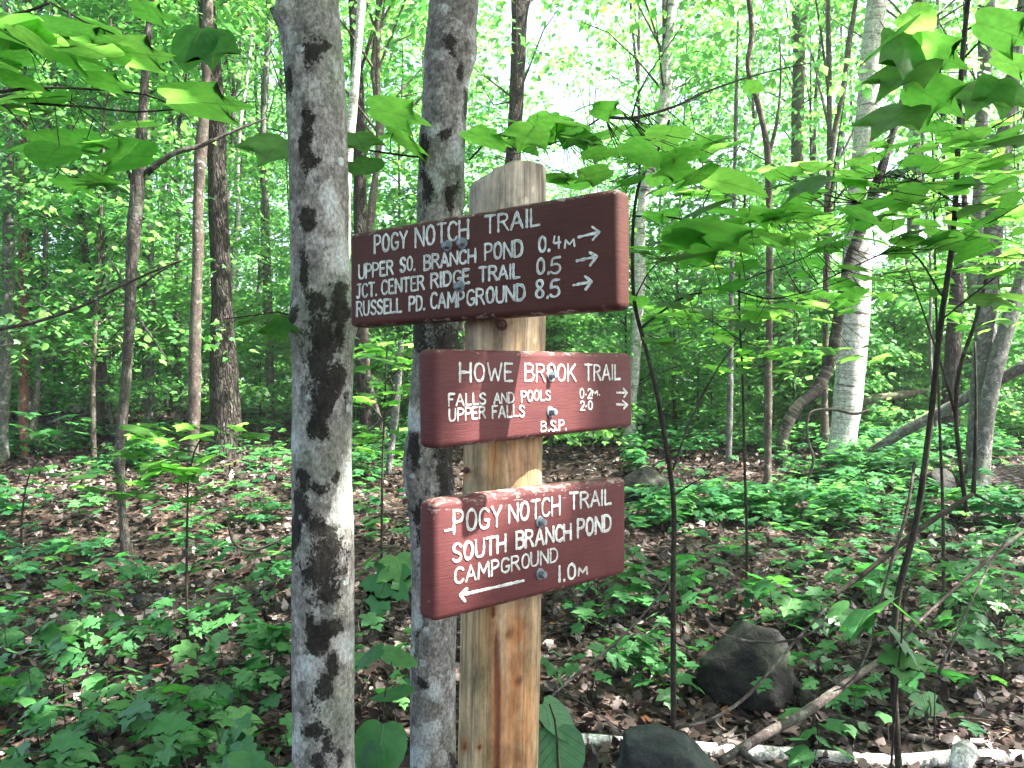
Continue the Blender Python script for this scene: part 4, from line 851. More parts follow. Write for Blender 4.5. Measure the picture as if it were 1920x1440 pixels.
bg_tree('Z', 'thin dark forked tree high right of the topmost board', 'bark_brown', [(1402, -20, 10), (1410, 60, 10), (1403, 130, 10), (1420, 190, 11), (1436, 260, 12), (1442, 420, 12), (1440, 780, 14)], d=8.5, top=7, limbs=[([(1440, 300, 0), (1458, 220, 0), (1464, 150, 0), (1462, 70, 0)], .022)])
bg_tree('a', 'thin dark wavering tree just left of the white birch top', 'bark_brown', [(1602, 20, 9), (1592, 80, 9), (1582, 160, 10), (1568, 230, 12), (1556, 310, 13), (1550, 500, 13), (1546, 800, 16)], d=11, top=7)

# ------------------------------------------------------------------ foliage of middle distance: saplings and crowns shared by copies
def variant_sapling(h, r, nspray, nleaf, ls, kind='mid', z0=.18, stem_r=.02, twigs=True):
    sm = MD(); lm = MD()
    k = 7; zz = np.linspace(-.1, h, k); wx = np.cumsum(RNG.normal(0, .05 * h / 6, k)); wy = np.cumsum(RNG.normal(0, .05 * h / 6, k))
    tube(sm, np.column_stack([wx, wy, zz]), np.linspace(stem_r, stem_r * .2, k), nseg=8, step=.25)
    for _ in range(nspray):
        t = RNG.uniform(z0, 1.0); z = h * t; rr = r * (1.1 - .65 * t) * math.sqrt(RNG.uniform(.02, 1)); a = RNG.uniform(0, 2 * math.pi)
        b = np.array([np.interp(z, zz, wx), np.interp(z, zz, wy), max(z - rr * .35, h * .08)]); c = np.array([b[0] + rr * math.cos(a), b[1] + rr * math.sin(a), z])
        if twigs and rr > .25 and RNG.random() < .55: tube(sm, [b, (b + c) / 2 + [0, 0, .06 * rr], c], [stem_r * .35, stem_r * .25, .003], nseg=4, step=.3, cap=False)
        n = max(3, int(nleaf * RNG.uniform(.5, 1.5))); R = RNG.uniform(.28, .62) * (r / 1.4)
        ang = RNG.uniform(0, 2 * math.pi, n); q = np.sqrt(RNG.uniform(0, 1, n)) * R; tl = RNG.normal(0, .16, 2)
        pos = np.column_stack([c[0] + q * np.cos(ang), c[1] + q * np.sin(ang), c[2] + RNG.normal(0, .05, n) + tl[0] * q * np.cos(ang) + tl[1] * q * np.sin(ang) - .25 * q * q / R])
        add_leaves(lm, kind, pos, ang + RNG.normal(0, .9, n), RNG.uniform(0, .75, n), RNG.normal(0, .4, n), ls * RNG.uniform(.65, 1.25, n), np.clip(RNG.normal(RNG.uniform(.25, .75), .18, n), 0, 1))
    return sm, lm
def variant_crown(h, r, nspray, nleaf, ls, kind='low'):
    sm = MD(); lm = MD()
    for _ in range(nspray):
        v = RNG.normal(0, 1, 3); v /= np.linalg.norm(v); v *= RNG.uniform(.35, 1) ** .6; c = np.array([v[0] * r, v[1] * r, h * .5 + v[2] * h * .5])
        if RNG.random() < .22: tube(sm, [[0, 0, max(0, c[2] - .6 * h * RNG.uniform(.3, .8))], c * [.5, .5, 1] - [0, 0, .1 * h], c], [.02, .012, .004], nseg=4, step=.6, cap=False)
        n = int(nleaf * RNG.uniform(.5, 1.5)); R = RNG.uniform(.35, .8)
        ang = RNG.uniform(0, 2 * math.pi, n); q = np.sqrt(RNG.uniform(0, 1, n)) * R
        pos = np.column_stack([c[0] + q * np.cos(ang), c[1] + q * np.sin(ang), c[2] + RNG.normal(0, .10, n)])
        add_leaves(lm, kind, pos, ang + RNG.normal(0, .9, n), RNG.uniform(0, .9, n), RNG.normal(0, .5, n), ls * RNG.uniform(.65, 1.25, n), np.clip(RNG.normal(RNG.uniform(.2, .8), .18, n), 0, 1))
    tube(sm, [[0, 0, -.1], [.05, 0, h * .4], [0, .08, h * .9]], [.035, .03, .008], nseg=6, step=.5)
    return sm, lm
SAP = []
for q in range(7):
    h = (2.2, 3.2, 4.5, 5.5, 6.5, 7.5, 8.5)[q]; a, b = variant_sapling(h, .7 + .14 * h, int(15 + 8 * h), 50, .092, 'mid', .10 if q < 4 else .20, .008 + .0035 * h)
    SAP.append((a.mesh('stem', M[('bark_twig', 'bark_brown', 'bark_grey')[q % 3]]), b.mesh('crown', M['leaf_far']), h))
CRN = []
for q in range(5):
    a, b = variant_crown(5.5, 2.4, 44, 34, .14, 'low'); CRN.append((a.mesh('limb', M['bark_brown']), b.mesh('crown', M['leaf_far'])))
def put_child(root, nm, me, loc=(0, 0, 0), rz=0, s=1.0):
    o = part(nm, me, root, world=False); o.location = loc; o.rotation_euler = (0, 0, rz); o.scale = (s, s, s); return o
# crowns on the trees that stand far enough back
for key, (root, tp, d) in TREES.items():
    if d > 10.5 and tp[2] > 5:
        c = CRN[RNG.integers(0, len(CRN))]; W = PATHS[key]; z_ = tp[2] - 3.0; l = tuple(np.array([np.interp(z_, W[:, 2], W[:, 0]), np.interp(z_, W[:, 2], W[:, 1]), z_]) - np.array(root.location))
        rz = RNG.uniform(0, 6.28); cr = put_child(root, 'crown', c[1], l, rz); put_child(root, 'limb', c[0], l, rz)

def blocked(px, d, wpx):
    for a, wd, dk in KEY:
        xs = a[:, 0]
        if d < dk and xs.min() - wpx < px < xs.max() + wpx: return True
    return False
def in_shaft(x, y, rad):
    for (px_, py_) in BIGSPOTS:
        for z in np.arange(1.5, 9, .75):
            q = px_ + S * (z / S[2])
            if math.hypot(q[0] - x, q[1] - y) < rad: return True
    return False
BIGSPOTS = [(ground_hit(a, b)[0], 0) for a, b in ((440, 880), (400, 930), (150, 900), (1300, 860), (1400, 850), (1480, 900), (1250, 800), (1500, 830), (720, 890), (590, 830), (1600, 900), (1632, 640))]
def put_sapling(px, d, q, s, label, group):
    c = P(px, 740, d); g = float(gz(c[0], c[1])); root = thing('maple_sapling', label, 'sapling', (c[0], c[1], g), group)
    rz = RNG.uniform(0, 6.28); put_child(root, 'stem', SAP[q][0], (0, 0, 0), rz, s); put_child(root, 'crown', SAP[q][1], (0, 0, 0), rz, s); return root
n = 0
for _ in range(4000):
    if n >= 125: break
    u = RNG.random(); d = 9.0 + 30 * u ** 1.25; px = RNG.uniform(-250, 2170); q = int(RNG.integers(2, 7)) if d > 12 else int(RNG.integers(3, 6))
    if d < 12.5 and blocked(px, d, 1.0 / d * FPX * .6): continue
    cc_ = P(px, 740, d)
    if in_shaft(cc_[0], cc_[1], 1.5): continue
    if px > 1200 and RNG.random() < (.45 if q >= 5 else .15): continue
    put_sapling(px, d, q, RNG.uniform(.85, 1.15), 'leafy young tree in the dense green understorey behind the trail boards', 'leafy young trees of the understorey'); n += 1
n = 0
for _ in range(3000):           # low bushy saplings that hide the far forest floor
    if n >= 175: break
    d = RNG.uniform(11, 26); px = RNG.uniform(-150, 2070)
    if d < 11 and blocked(px, d, 90): continue
    if px < 620 and (d < 15 or RNG.random() < .35): continue
    put_sapling(px, d, int(RNG.integers(0, 2)), RNG.uniform(.6, 1.3), 'low bushy sapling on the forest floor in the middle distance', 'low bushy saplings in the middle distance'); n += 1
# slender trunks deep in the wood
FARB = ['bark_grey', 'bark_brown', 'bark_dark', 'bark_birch', 'bark_grey', 'bark_birch_dark']
for k in range(78):
    d = 11 + 26 * RNG.random() ** 1.1; px = RNG.uniform(-120, 2040)
    if k < 24: px = RNG.uniform(20, 560); d = RNG.uniform(12, 26)
    c = P(px, 740, d); g = float(gz(c[0], c[1])); H = RNG.uniform(9, 13); lean = RNG.normal(0, .05, 2); r = RNG.uniform(.022, .07) * (1.0 if px < 700 else .8)
    root = thing('slender_tree', 'slender trunk among many in the depth of the wood', 'tree', (c[0], c[1], g), 'slender trunks deep in the wood')
    zz = np.linspace(-.15, H, 8); off = np.cumsum(RNG.normal(0, .07, (8, 2)), axis=0)
    W = np.column_stack([c[0] + lean[0] * zz + off[:, 0], c[1] + lean[1] * zz + off[:, 1], g + zz])
    md = MD(); tube(md, W, r * np.linspace(1.1, .45, 8), nseg=9, step=.35, disp=lambda tc, th, s, B: r * .15 * fbm(tc * 8, 2))
    part('trunk', md.mesh('trunk', M[FARB[k % 6]]), root)
    cc = CRN[k % 5]; z_ = W[-1][2] - 3.4; l = tuple(np.array([np.interp(z_, W[:, 2], W[:, 0]), np.interp(z_, W[:, 2], W[:, 1]), z_]) - np.array([c[0], c[1], g])); rz = RNG.uniform(0, 6.28)
    put_child(root, 'crown', cc[1], l, rz); put_child(root, 'limb', cc[0], l, rz)
# the wood beyond, one mass of leaves
md = MD(); nl = 42000
ang = RNG.uniform(-.75, .75, nl); dd = RNG.uniform(38, 62, nl); zz = RNG.uniform(0, 1, nl) ** 1.15 * 19
pos = np.column_stack([np.sin(ang) * dd, np.cos(ang) * dd, 1.0 + zz])
den = vnoise(pos * [.35, .35, .45]) + .6 * vnoise(pos * .9); keep = den > np.where(pos[:, 0] > 3, -.30, -.40) + .085 * np.clip(zz - 3.0, 0, 20)
pos = pos[keep]; nl = len(pos)
add_leaves(md, 'low', pos, RNG.uniform(0, 6.28, nl), RNG.uniform(-.2, 1.0, nl), RNG.normal(0, .6, nl), RNG.uniform(.16, .36, nl), RNG.uniform(0, 1, nl))
solo('far_woods', md.mesh('far_woods', M['leaf_far']), 'far green wood closing the view behind all the trees', None, kind='stuff')

# ------------------------------------------------------------------ canopy leaves added overhead to shade the place, gaps cut for spots of sun
SHAFT = []
def shaft(p, r, keep=0.0): SHAFT.append((np.asarray(p, float), r, keep))
for (x, y, d, r) in ((862, 955, 1.33, .075), (836, 1060, 1.3, .03), (1000, 700, 1.45, .02), (985, 780, 1.44, .015), (905, 795, 1.33, .015), (1012, 865, 1.5, .05)):
    shaft(P(x, y, d), r)
for (x, y, d, r) in ((662, 930, 1.9, .05), (658, 1195, 1.9, .05), (420, 730, 11.0, .16), (1632, 640, 10.1, .16), (1622, 760, 10.1, .14), (1628, 560, 10.1, .14), (1640, 200, 10, .2), (44, 690, 9.5, .2), (278, 600, 12, .2), (1640, 1125, 2.6, .05), (1780, 1050, 2.8, .05), (1710, 1140, 2.5, .04), (1740, 1050, 2.9, .03)):
    shaft(P(x, y, d), r, .1)
for (x, y, r) in ((430, 870, .75), (500, 895, .55), (400, 925, .45), (340, 900, .2), (180, 905, .4), (60, 985, .2), (190, 1010, .15), (300, 960, .12), (510, 1100, .12), (300, 1175, .06), (1380, 850, .7), (1300, 870, .3), (1480, 930, .45), (1560, 965, .4), (1240, 960, .2), (1330, 985, .15), (1440, 890, .3), (1190, 900, .4), (1260, 800, .6), (1500, 830, .5), (1100, 1395, .07), (1130, 1400, .05), (1340, 1395, .05), (1620, 1425, .08), (1760, 1380, .05), (1810, 1420, .06), (700, 930, .25), (720, 890, .3), (40, 1400, .05), (140, 1260, .06), (20, 1290, .07), (590, 830, .3), (1180, 1110, .06), (1420, 1160, .04), (1880, 1400, .05), (110, 890, .2)):
    hp, d = ground_hit(x, y); shaft(hp, r, .05)
for (x, y) in ((1600, 800), (1700, 840), (1250, 790), (1350, 780), (1450, 860), (1560, 890), (1680, 880), (1200, 850), (1420, 790), (90, 820), (250, 840), (470, 820)):
    hp, d = ground_hit(x, y); shaft(hp, .7, .3)
for y in range(60, 860, 90): shaft(P(1650 - .07 * y + 8, y, 10.0), .22, .1)
for _ in range(55):
    hp, d = ground_hit(RNG.uniform(-40, 1960), RNG.uniform(900, 1440)); shaft(hp, RNG.uniform(.02, .10), .05)
for (x, y, d) in ((1690, 100, 2.1), (1760, 80, 2.15), (1880, 100, 2.25), (1690, 190, 2.15), (265, 98, 1.8), (110, 72, 1.75), (395, 188, 1.9), (1300, 440, 2.25), (1000, 240, 2.25), (1250, 320, 2.3)): shaft(P(x, y, d), .06, .5)
def canopy():
    sites = {k: TREES[k] for k in TREES if TREES[k][2] < 12.0 and TREES[k][1][2] > 5}
    sites = [(r, t[:2]) for r, t, _ in sites.values()] + [(tree1, top1[:2]), (tree2, top2[:2])]
    for (x, y, lab) in ((4.2, 1.2, 'tall maple just outside the right edge, its crown shading the boards'), (6.8, 4.2, 'tall maple outside the right edge further back, shading the forest floor'), (3.6, -2.2, 'tall maple behind the viewer on the right'), (-3.8, .6, 'tall maple outside the left edge beside the viewer'), (9.5, 8.0, 'tall maple far outside the right edge')):
        g = float(gz(x, y)); root = thing('maple_tree', lab, 'tree', (x, y, g)); md = MD()  # unseen trees added out of frame to carry shading leaves
        tube(md, [[x, y, g - .2], [x + .05, y, g + 3], [x, y + .1, g + 6.5], [x + .2, y, g + 10]], [.17, .13, .11, .05], nseg=20, step=.12, disp=lambda tc, th, s, B: .006 * fbm(tc * 9))
        part('trunk', md.mesh('trunk', M['bark_grey']), root); sites.append((root, np.array([x, y])))
    npos = []; nl = []
    ns = 4300
    qx = RNG.uniform(-10, 11, ns); qy = RNG.uniform(-1.5, 16, ns); z = RNG.uniform(6.6, 11.5, ns)
    nearz = np.exp(-((qx + .2) / 1.7) ** 2 - ((qy - 1.8) / 1.8) ** 2)
    pr = np.clip(.62 + .80 * nearz - .085 * np.clip(qy - 5, 0, 10), .12, 1); kp = RNG.random(ns) < pr
    c = np.column_stack([qx, qy, np.ones(ns)]) + ((z - 1) / S[2])[:, None] * S; c = c[kp]
    no = 2300; oh = np.column_stack([RNG.uniform(-7.5, 7, no), RNG.uniform(-8, 5.0, no), RNG.uniform(5.6, 10, no)]); ne = 150; qn = np.column_stack([RNG.uniform(-1.0, .8, ne), RNG.uniform(.7, 2.6, ne), np.ones(ne)]); zn = RNG.uniform(6, 11, ne); c = np.vstack([c, qn + ((zn - 1) / S[2])[:, None] * S])  # ne: extra sprays added along the sun line to shade the boards
    oh = oh[(oh[:, 1] < .6) | (RNG.random(no) < .38)]; c = np.vstack([c, oh]); m = len(c)   # sprays added straight overhead to block light from the zenith
    per = 26; R = np.repeat(RNG.uniform(.3, .7, m), per); a = RNG.uniform(0, 6.283, m * per); q = np.sqrt(RNG.random(m * per)) * R
    pos = np.repeat(c, per, axis=0) + np.column_stack([q * np.cos(a), q * np.sin(a), RNG.normal(0, .08, m * per)]); yaw = a + RNG.normal(0, .9, m * per)
    ok = np.ones(len(pos), bool)
    for T, r, keep in SHAFT:
        v = pos + np.stack([np.cos(yaw), np.sin(yaw), 0 * yaw], -1) * .06 - T; t = v @ S; dist = np.linalg.norm(v - t[:, None] * S, axis=1)
        ok &= ~((dist < r + .06) & (t > 1) & (RNG.random(len(pos)) > keep))
    pos = pos[ok]; yaw = yaw[ok]
    # keep the far part of the canopy out of the middle of the picture (it hangs above the frame)
    d_ = (pos - CAM) @ FWD; py = 720 - FPX * ((pos - CAM) @ UPV) / np.maximum(d_, .1)
    ok = (d_ < .5) | (py < 60) | (RNG.random(len(pos)) < .35); pos = pos[ok]; yaw = yaw[ok]
    sx = np.array([s[1] for s in sites]); own = np.argmin(((pos[:, None, :2] - sx[None]) ** 2).sum(-1), axis=1)
    for k, (root, _) in enumerate(sites):
        w_ = own == k
        if w_.sum() < 20: continue
        md = MD(); nn = int(w_.sum()); add_leaves(md, 'mid', pos[w_], yaw[w_], RNG.uniform(-.1, .7, nn), RNG.normal(0, .35, nn), RNG.uniform(.09, .16, nn), RNG.uniform(.1, .9, nn))
        part('crown', md.mesh('crown', M['leaf_canopy']), root)  # shading leaves added above, shared out to the nearest trees
canopy()

# ------------------------------------------------------------------ forest floor: fallen leaves, twigs, seedlings, rocks, logs
def fallen_leaves():
    md = MD(); n = 64000
    d = 1.7 + 15 * RNG.random(n) ** 1.35; x = RNG.uniform(-.74, .74, n) * (d + .4); pos = np.column_stack([x, d, gz(x, d)])
    lift = np.where(RNG.random(n) < .25, RNG.uniform(.01, .045, n), RNG.uniform(.002, .014, n)); pos[:, 2] += lift
    kinds = RNG.random(n); sz = RNG.uniform(.022, .066, n) * (1 + .035 * d)
    rn = np.clip(RNG.beta(1.5, 1.7, n) * .93 + .12 * vnoise(pos * [1.2, 1.2, 0]), 0, .95); rn[RNG.random(n) < .012] = RNG.uniform(.95, 1.0)
    a = kinds < .6
    add_leaves(md, 'litter', pos[a], RNG.uniform(0, 6.28, a.sum()), RNG.normal(0, .5, a.sum()), RNG.normal(0, .65, a.sum()), sz[a], rn[a])
    b = ~a; add_leaves(md, 'mid', pos[b], RNG.uniform(0, 6.28, b.sum()), RNG.normal(.1, .3, b.sum()), RNG.normal(0, .4, b.sum()), sz[b] * 1.15, rn[b])
    solo('leaf_litter', md.mesh('leaf_litter', M['litter']), 'curled brown and tan fallen leaves covering the forest floor', None, kind='stuff')
    md = MD()
    for _ in range(1500):
        dd = 1.9 + 10 * RNG.random() ** 1.4; xx = RNG.uniform(-.7, .7) * dd; L = RNG.uniform(.08, .45); yw = RNG.uniform(0, 3.14)
        p = [np.array([xx + t * L * math.cos(yw) + .04 * L * RNG.normal(), dd + t * L * math.sin(yw) + .04 * L * RNG.normal(), 0]) for t in (-.5, 0, .5)]
        for q in p: q[2] = float(gz(q[0], q[1])) + RNG.uniform(.006, .03)
        r = RNG.uniform(.0012, .004); tube(md, p, [r, r, r * .5], nseg=5, step=.08)
    solo('twig_debris', md.mesh('twig_debris', M['bark_stick']), 'thin broken twigs scattered over the fallen leaves', None, kind='stuff')
fallen_leaves()

def seedling_mesh(kind, h, npairs, ls, tilt=0.0):
    sm = MD(); bend = RNG.normal(0, .12 * h, 2); pts = [[0, 0, -.02], [bend[0] * .4, bend[1] * .4, h * .5], [bend[0], bend[1], h]]
    tube(sm, pts, [.0018 + .004 * h, .0015 + .002 * h, .0012], nseg=5, step=.05, mi=1)
    pos, yaw, sz, dr = [], [], [], []; a0 = RNG.uniform(0, 6.28)
    for k in range(npairs):
        t = 1 - .55 * k / max(npairs, 1) * RNG.uniform(.7, 1.1); b = np.array([bend[0] * t, bend[1] * t, h * t])
        for s_ in (0, math.pi):
            a = a0 + k * 1.57 + s_ + RNG.normal(0, .25); pl = ls * RNG.uniform(.25, .75); e = b + np.array([math.cos(a), math.sin(a), .22]) * pl
            tube(sm, [b, e], [.0010, .0008], nseg=4, step=.2, cap=False, mi=1); pos.append(e); yaw.append(a + RNG.normal(0, .2)); sz.append(ls * RNG.uniform(.7, 1.15)); dr.append(RNG.uniform(.0, .55))
    n = len(pos); add_leaves(sm, kind, np.array(pos), np.array(yaw), np.array(dr), RNG.normal(0, .25, n), np.array(sz), np.clip(RNG.normal(RNG.uniform(.25, .6), .15, n), 0, .92), mi=0)
    return sm
SEED = []
for q in range(12):
    kd = ('sugar', 'sugar', 'goose', 'sugar', 'sugar', 'ovate')[q % 6]
    sm = seedling_mesh(kd, RNG.uniform(.09, .30), int(RNG.integers(1, 4)), RNG.uniform(.062, .11) if kd != 'ovate' else .05)
    SEED.append(sm)
SEEDME = [s_.mesh('maple_seedling', [M['leaf_floor'], M['bark_twig']]) for s_ in SEED]
# where the photograph has its seedlings: boxes in the picture with a share each
ZONES = [((-60, 560, 1090, 1560), .38), ((-40, 545, 1000, 1120), .10), ((-40, 540, 930, 1010), .05), ((640, 780, 880, 1030), .05), ((660, 780, 1030, 1440), .025), ((1060, 1350, 1090, 1200), .05), ((1080, 1320, 1180, 1340), .035), ((1400, 1950, 1010, 1250), .26), ((1480, 1950, 1200, 1460), .055), ((1180, 1540, 880, 1060), .07), ((1560, 1950, 880, 1010), .10)]
def zone_points(n, zones):
    w_ = np.array([z[1] for z in zones]); k = RNG.choice(len(zones), n, p=w_ / w_.sum()); out = []
    for a in k:
        x0, x1, y0, y1 = zones[a][0]; hp, d = ground_hit(RNG.uniform(x0, x1), RNG.uniform(y0, y1)); out.append(hp)
    return np.array(out)
pts = zone_points(540, ZONES); pts = pts[np.argsort(pts[:, 1])]; REST = pts[288:]; pts = pts[:288]
LAB = 'small green maple seedling among the fallen brown leaves'
for k, p in enumerate(pts):
    o = solo('maple_seedling', SEEDME[k % len(SEEDME)], LAB, 'seedling', 'maple seedlings on the forest floor')
    o.location = (p[0], p[1], float(gz(p[0], p[1]))); o.rotation_euler = (0, 0, RNG.uniform(0, 6.28)); s_ = RNG.uniform(.75, 1.35); o.scale = (s_, s_, s_)
# the lower plants further back, too many to tell apart
md = MD()
ZF = [((1180, 1950, 770, 900), .52), ((-60, 560, 770, 880), .22), ((-60, 330, 850, 990), .12), ((380, 560, 880, 1000), .03), ((650, 780, 780, 900), .06), ((1180, 1950, 890, 1000), .20), ((-60, 560, 980, 1120), .06)]
fp = zone_points(6600, ZF); fp = fp[vnoise(fp * [.9, .9, 0] + 3) + .6 * vnoise(fp * [2.6, 2.6, 0]) > .12]
fp = np.vstack([fp, REST])
gx, gy, _ = to_px(fp); bare = ((gx > 300) & (gx < 560) & (gy > 805) & (gy < 990)) | ((gx > -80) & (gx < 260) & (gy > 895) & (gy < 1030)) | ((gx > 1190) & (gx < 1560) & (gy > 850) & (gy < 960))
fp = fp[~bare | (RNG.random(len(fp)) < .22)]
for p in fp:
    n = int(RNG.integers(4, 9)); h = RNG.uniform(.08, .34); a = RNG.uniform(0, 6.28, n); r = RNG.uniform(.02, .13, n); b = np.array([p[0], p[1], float(gz(p[0], p[1]))])
    pos = b + np.column_stack([r * np.cos(a), r * np.sin(a), h * RNG.uniform(.75, 1.1, n)])
    add_leaves(md, 'sugar', pos, a + RNG.normal(0, .4, n), RNG.uniform(-.1, .35, n), RNG.normal(0, .2, n), RNG.uniform(.06, .12, n), np.clip(RNG.normal(RNG.uniform(.3, .9), .15, n), 0, .92))
solo('ground_cover', md.mesh('ground_cover', M['leaf_cover']), 'low green leafy plants covering the forest floor further back', None, kind='stuff')

# larger plants one can point to
def floor_plant(label, foot, h, brs, beds, spec, name='maple_seedling', cat='seedling', d=None, r0=.004, lm_='leaf_floor'):
    hp, dd = ground_hit(*foot)
    if d: hp = P(foot[0], foot[1], d); hp[2] = float(gz(hp[0], hp[1])); dd = d
    root = thing(name, label, cat, hp); sm = MD(); lm = MD()
    W = [hp - [0, 0, .03]] + [P(x, y, dd + e) for x, y, e in brs]; twig(sm, W, r0, r0 * .4, 8); anch = [catmull(np.array(W), .03)]
    bs = [put_bed(lm, bed(x0, x1, y0, y1, dd + e0, dd + e1, n, size, kinds)) for (x0, x1, y0, y1, e0, e1, n, size, kinds) in beds]
    spray_leaves(lm, [(x, y, dd + e, lp, yw, dr, ro, sh) for (x, y, e, lp, yw, dr, ro, sh) in spec])
    if bs: petioles(sm, anch, np.vstack(bs))
    part('stem', sm.mesh('stem', M['bark_twig']), root); part('leaves', lm.mesh('leaves', M[lm_]), root)
floor_plant('leafy sapling in front of the biggest dark trunk, holding its leaves in flat tiers', (352, 1160), .9, [(350, 1060, 0), (352, 950, 0), (356, 880, -.1), (380, 820, -.1), (420, 800, -.1)], [(240, 490, 792, 830, -.4, .3, 17, .15, ('goose', 'sugar')), (215, 400, 845, 885, -.4, .3, 15, .15, ('goose', 'sugar')), (130, 310, 890, 935, -.4, .3, 9, .14, ('goose',)), (330, 430, 830, 940, -.3, .3, 7, .13, ('goose',))], [], 'maple_sapling', 'sapling', d=4.4, r0=.008, lm_='leaf_near')
floor_plant('leafy sapling at the left edge with tiers of leaves below the reddish tree', (40, 1030), .8, [(42, 960, 0), (60, 880, 0), (100, 830, 0)], [(0, 180, 770, 830, -.5, .5, 12, .16, ('goose', 'sugar')), (20, 170, 850, 900, -.4, .4, 9, .15, ('goose',))], [], 'maple_sapling', 'sapling', r0=.010)
floor_plant('broad heart shaped leaves low between the near grey trunks', (720, 1500), .2, [(715, 1400, 0), (722, 1300, 0), (735, 1240, 0)], [], [(710, 1368, -.12, 108, -100, 62, 6, 'round'), (690, 1405, -.15, 70, -140, 50, 10, 'round'), (735, 1290, 0, 95, 165, 14, 12, 'ovate'), (752, 1222, .1, 70, 10, 20, -14, 'round'), (690, 1218, .1, 60, 190, 24, 10, 'round'), (640, 1425, -.1, 70, -150, 30, 0, 'round')], 'hobblebush', 'shrub', d=2.15)
floor_plant('maple leaves hanging between the near grey trunks, level with the lowest board', (700, 1190), .3, [(712, 1130, 0), (730, 1060, 0)], [], [(718, 1065, 0, 105, -130, 58, 10, 'sugar'), (752, 1048, 0, 80, -60, 50, -12, 'sugar'), (700, 1030, .1, 60, 150, 20, 10, 'sugar'), (698, 1148, 0, 55, -150, 40, 0, 'sugar')])
floor_plant('broad heart shaped leaves low against the right side of the log post', (1050, 1510), .2, [(1046, 1430, 0), (1040, 1350, 0), (1030, 1320, 0)], [], [(1050, 1378, 0, 112, -70, 64, -8, 'round'), (1052, 1325, .05, 90, -20, 38, -10, 'round'), (1040, 1240, .4, 62, -20, 34, 10, 'sugar'), (1062, 1222, .4, 50, 20, 24, 0, 'sugar')], 'hobblebush', 'shrub', d=1.95)
floor_plant('big smooth leaves at the bottom edge left of the near grey trunks', (470, 1560), .2, [(480, 1480, 0), (500, 1440, 0)], [], [(505, 1432, 0, 150, 20, 22, -10, 'round'), (425, 1440, 0, 130, 190, 20, 10, 'round'), (560, 1450, .05, 90, -40, 30, 0, 'round')], 'hobblebush', 'shrub', d=2.2)
floor_plant('pale drooping pointed leaves and one yellow leaf low at the right', (1660, 1330), .5, [(1690, 1200, 0), (1700, 1110, 0), (1720, 1070, 0), (1790, 1040, 0)], [], [(1800, 1055, 0, 95, -50, 38, 26, 'ovate'), (1640, 1125, 0, 85, 190, 18, -24, 'goose'), (1718, 1140, -.05, 95, -40, 36, 22, 'goose'), (1605, 1150, 0, 70, 215, 32, -12, 'goose'), (1700, 1185, 0, 85, -50, 40, 20, 'goose'), (1690, 1225, 0, 75, -100, 30, 10, 'sugar'), (1570, 1128, 0, 55, 190, 30, 10, 'ovate')], 'maple_sapling', 'sapling', d=2.65)
floor_plant('five fingered dark green maple leaf lying low at the lower right', (1745, 1350), .06, [(1745, 1325, 0), (1742, 1305, 0)], [], [(1742, 1310, 0, 72, -80, 58, 0, 'sugar')])
for (x, y) in ((1345, 1290), (1382, 1306), (1430, 1300), (1465, 1278), (1325, 1255), (1492, 1262), (1300, 1300), (1500, 1300), (1240, 1330), (1440, 1350), (1560, 1300), (1620, 1330)):
    hp, _ = ground_hit(x, y); o = solo('maple_seedling', SEEDME[RNG.integers(0, len(SEEDME))], LAB, 'seedling', 'maple seedlings on the forest floor'); o.location = tuple(hp); o.rotation_euler = (0, 0, RNG.uniform(0, 6.28)); o.scale = (.9, .9, .9)
floor_plant('layered maple leaves on a low sapling at the right edge', (1880, 1290), .4, [(1880, 1230, 0), (1876, 1180, 0)], [(1800, 1940, 1080, 1130, -.2, .3, 10, .13, ('sugar',)), (1790, 1940, 1140, 1220, -.3, .2, 10, .13, ('sugar',)), (1760, 1900, 1040, 1090, 0, .4, 6, .12, ('sugar', 'goose'))], [])

def rock_mat(name, c0, c1, moss):
    k = NT(name); o = k.n('ShaderNodeTexCoord').outputs['Object']; a = k.noise(o, 6, 8, 0.65); f = k.noise(o, 60, 5, 0.7); s_ = k.noise(k.vmul(o, (1, 1, 4)), 8, 4)
    c = k.mix(k.ramp(a, [(0.35, 0.0), (0.68, 1.0)]), c0, c1); c = k.mix(1.0, c, k.ramp(f, [(0.3, 0.6), (0.7, 1.3)]), 'MULTIPLY')
    c = k.mix(k.ramp(s_, [(0.60, 0.0), (0.7, 0.30)]), c, tuple(3.2 * q for q in c1))
    nrm = k.sep(k.n('ShaderNodeNewGeometry').outputs['Normal'])[2]
    c = k.mix(k.math('MULTIPLY', k.ramp(k.noise(o, 9, 6, .7), [(0.48, 0.0), (0.6, 1.0)]), moss), c, (.035, .06, .02))
    k.col(c); k.rough(0.62); k.spec(0.28); k.bump(k.math('ADD', a, k.math('MULTIPLY', f, 0.45)), 0.9, 0.03); return k.m
M['rock'] = rock_mat('grey_rock', (.011, .013, .017), (.048, .052, .058), .15)
M['rock_dark'] = rock_mat('dark_mossy_rock', (.005, .0045, .0045), (.020, .018, .017), .3)
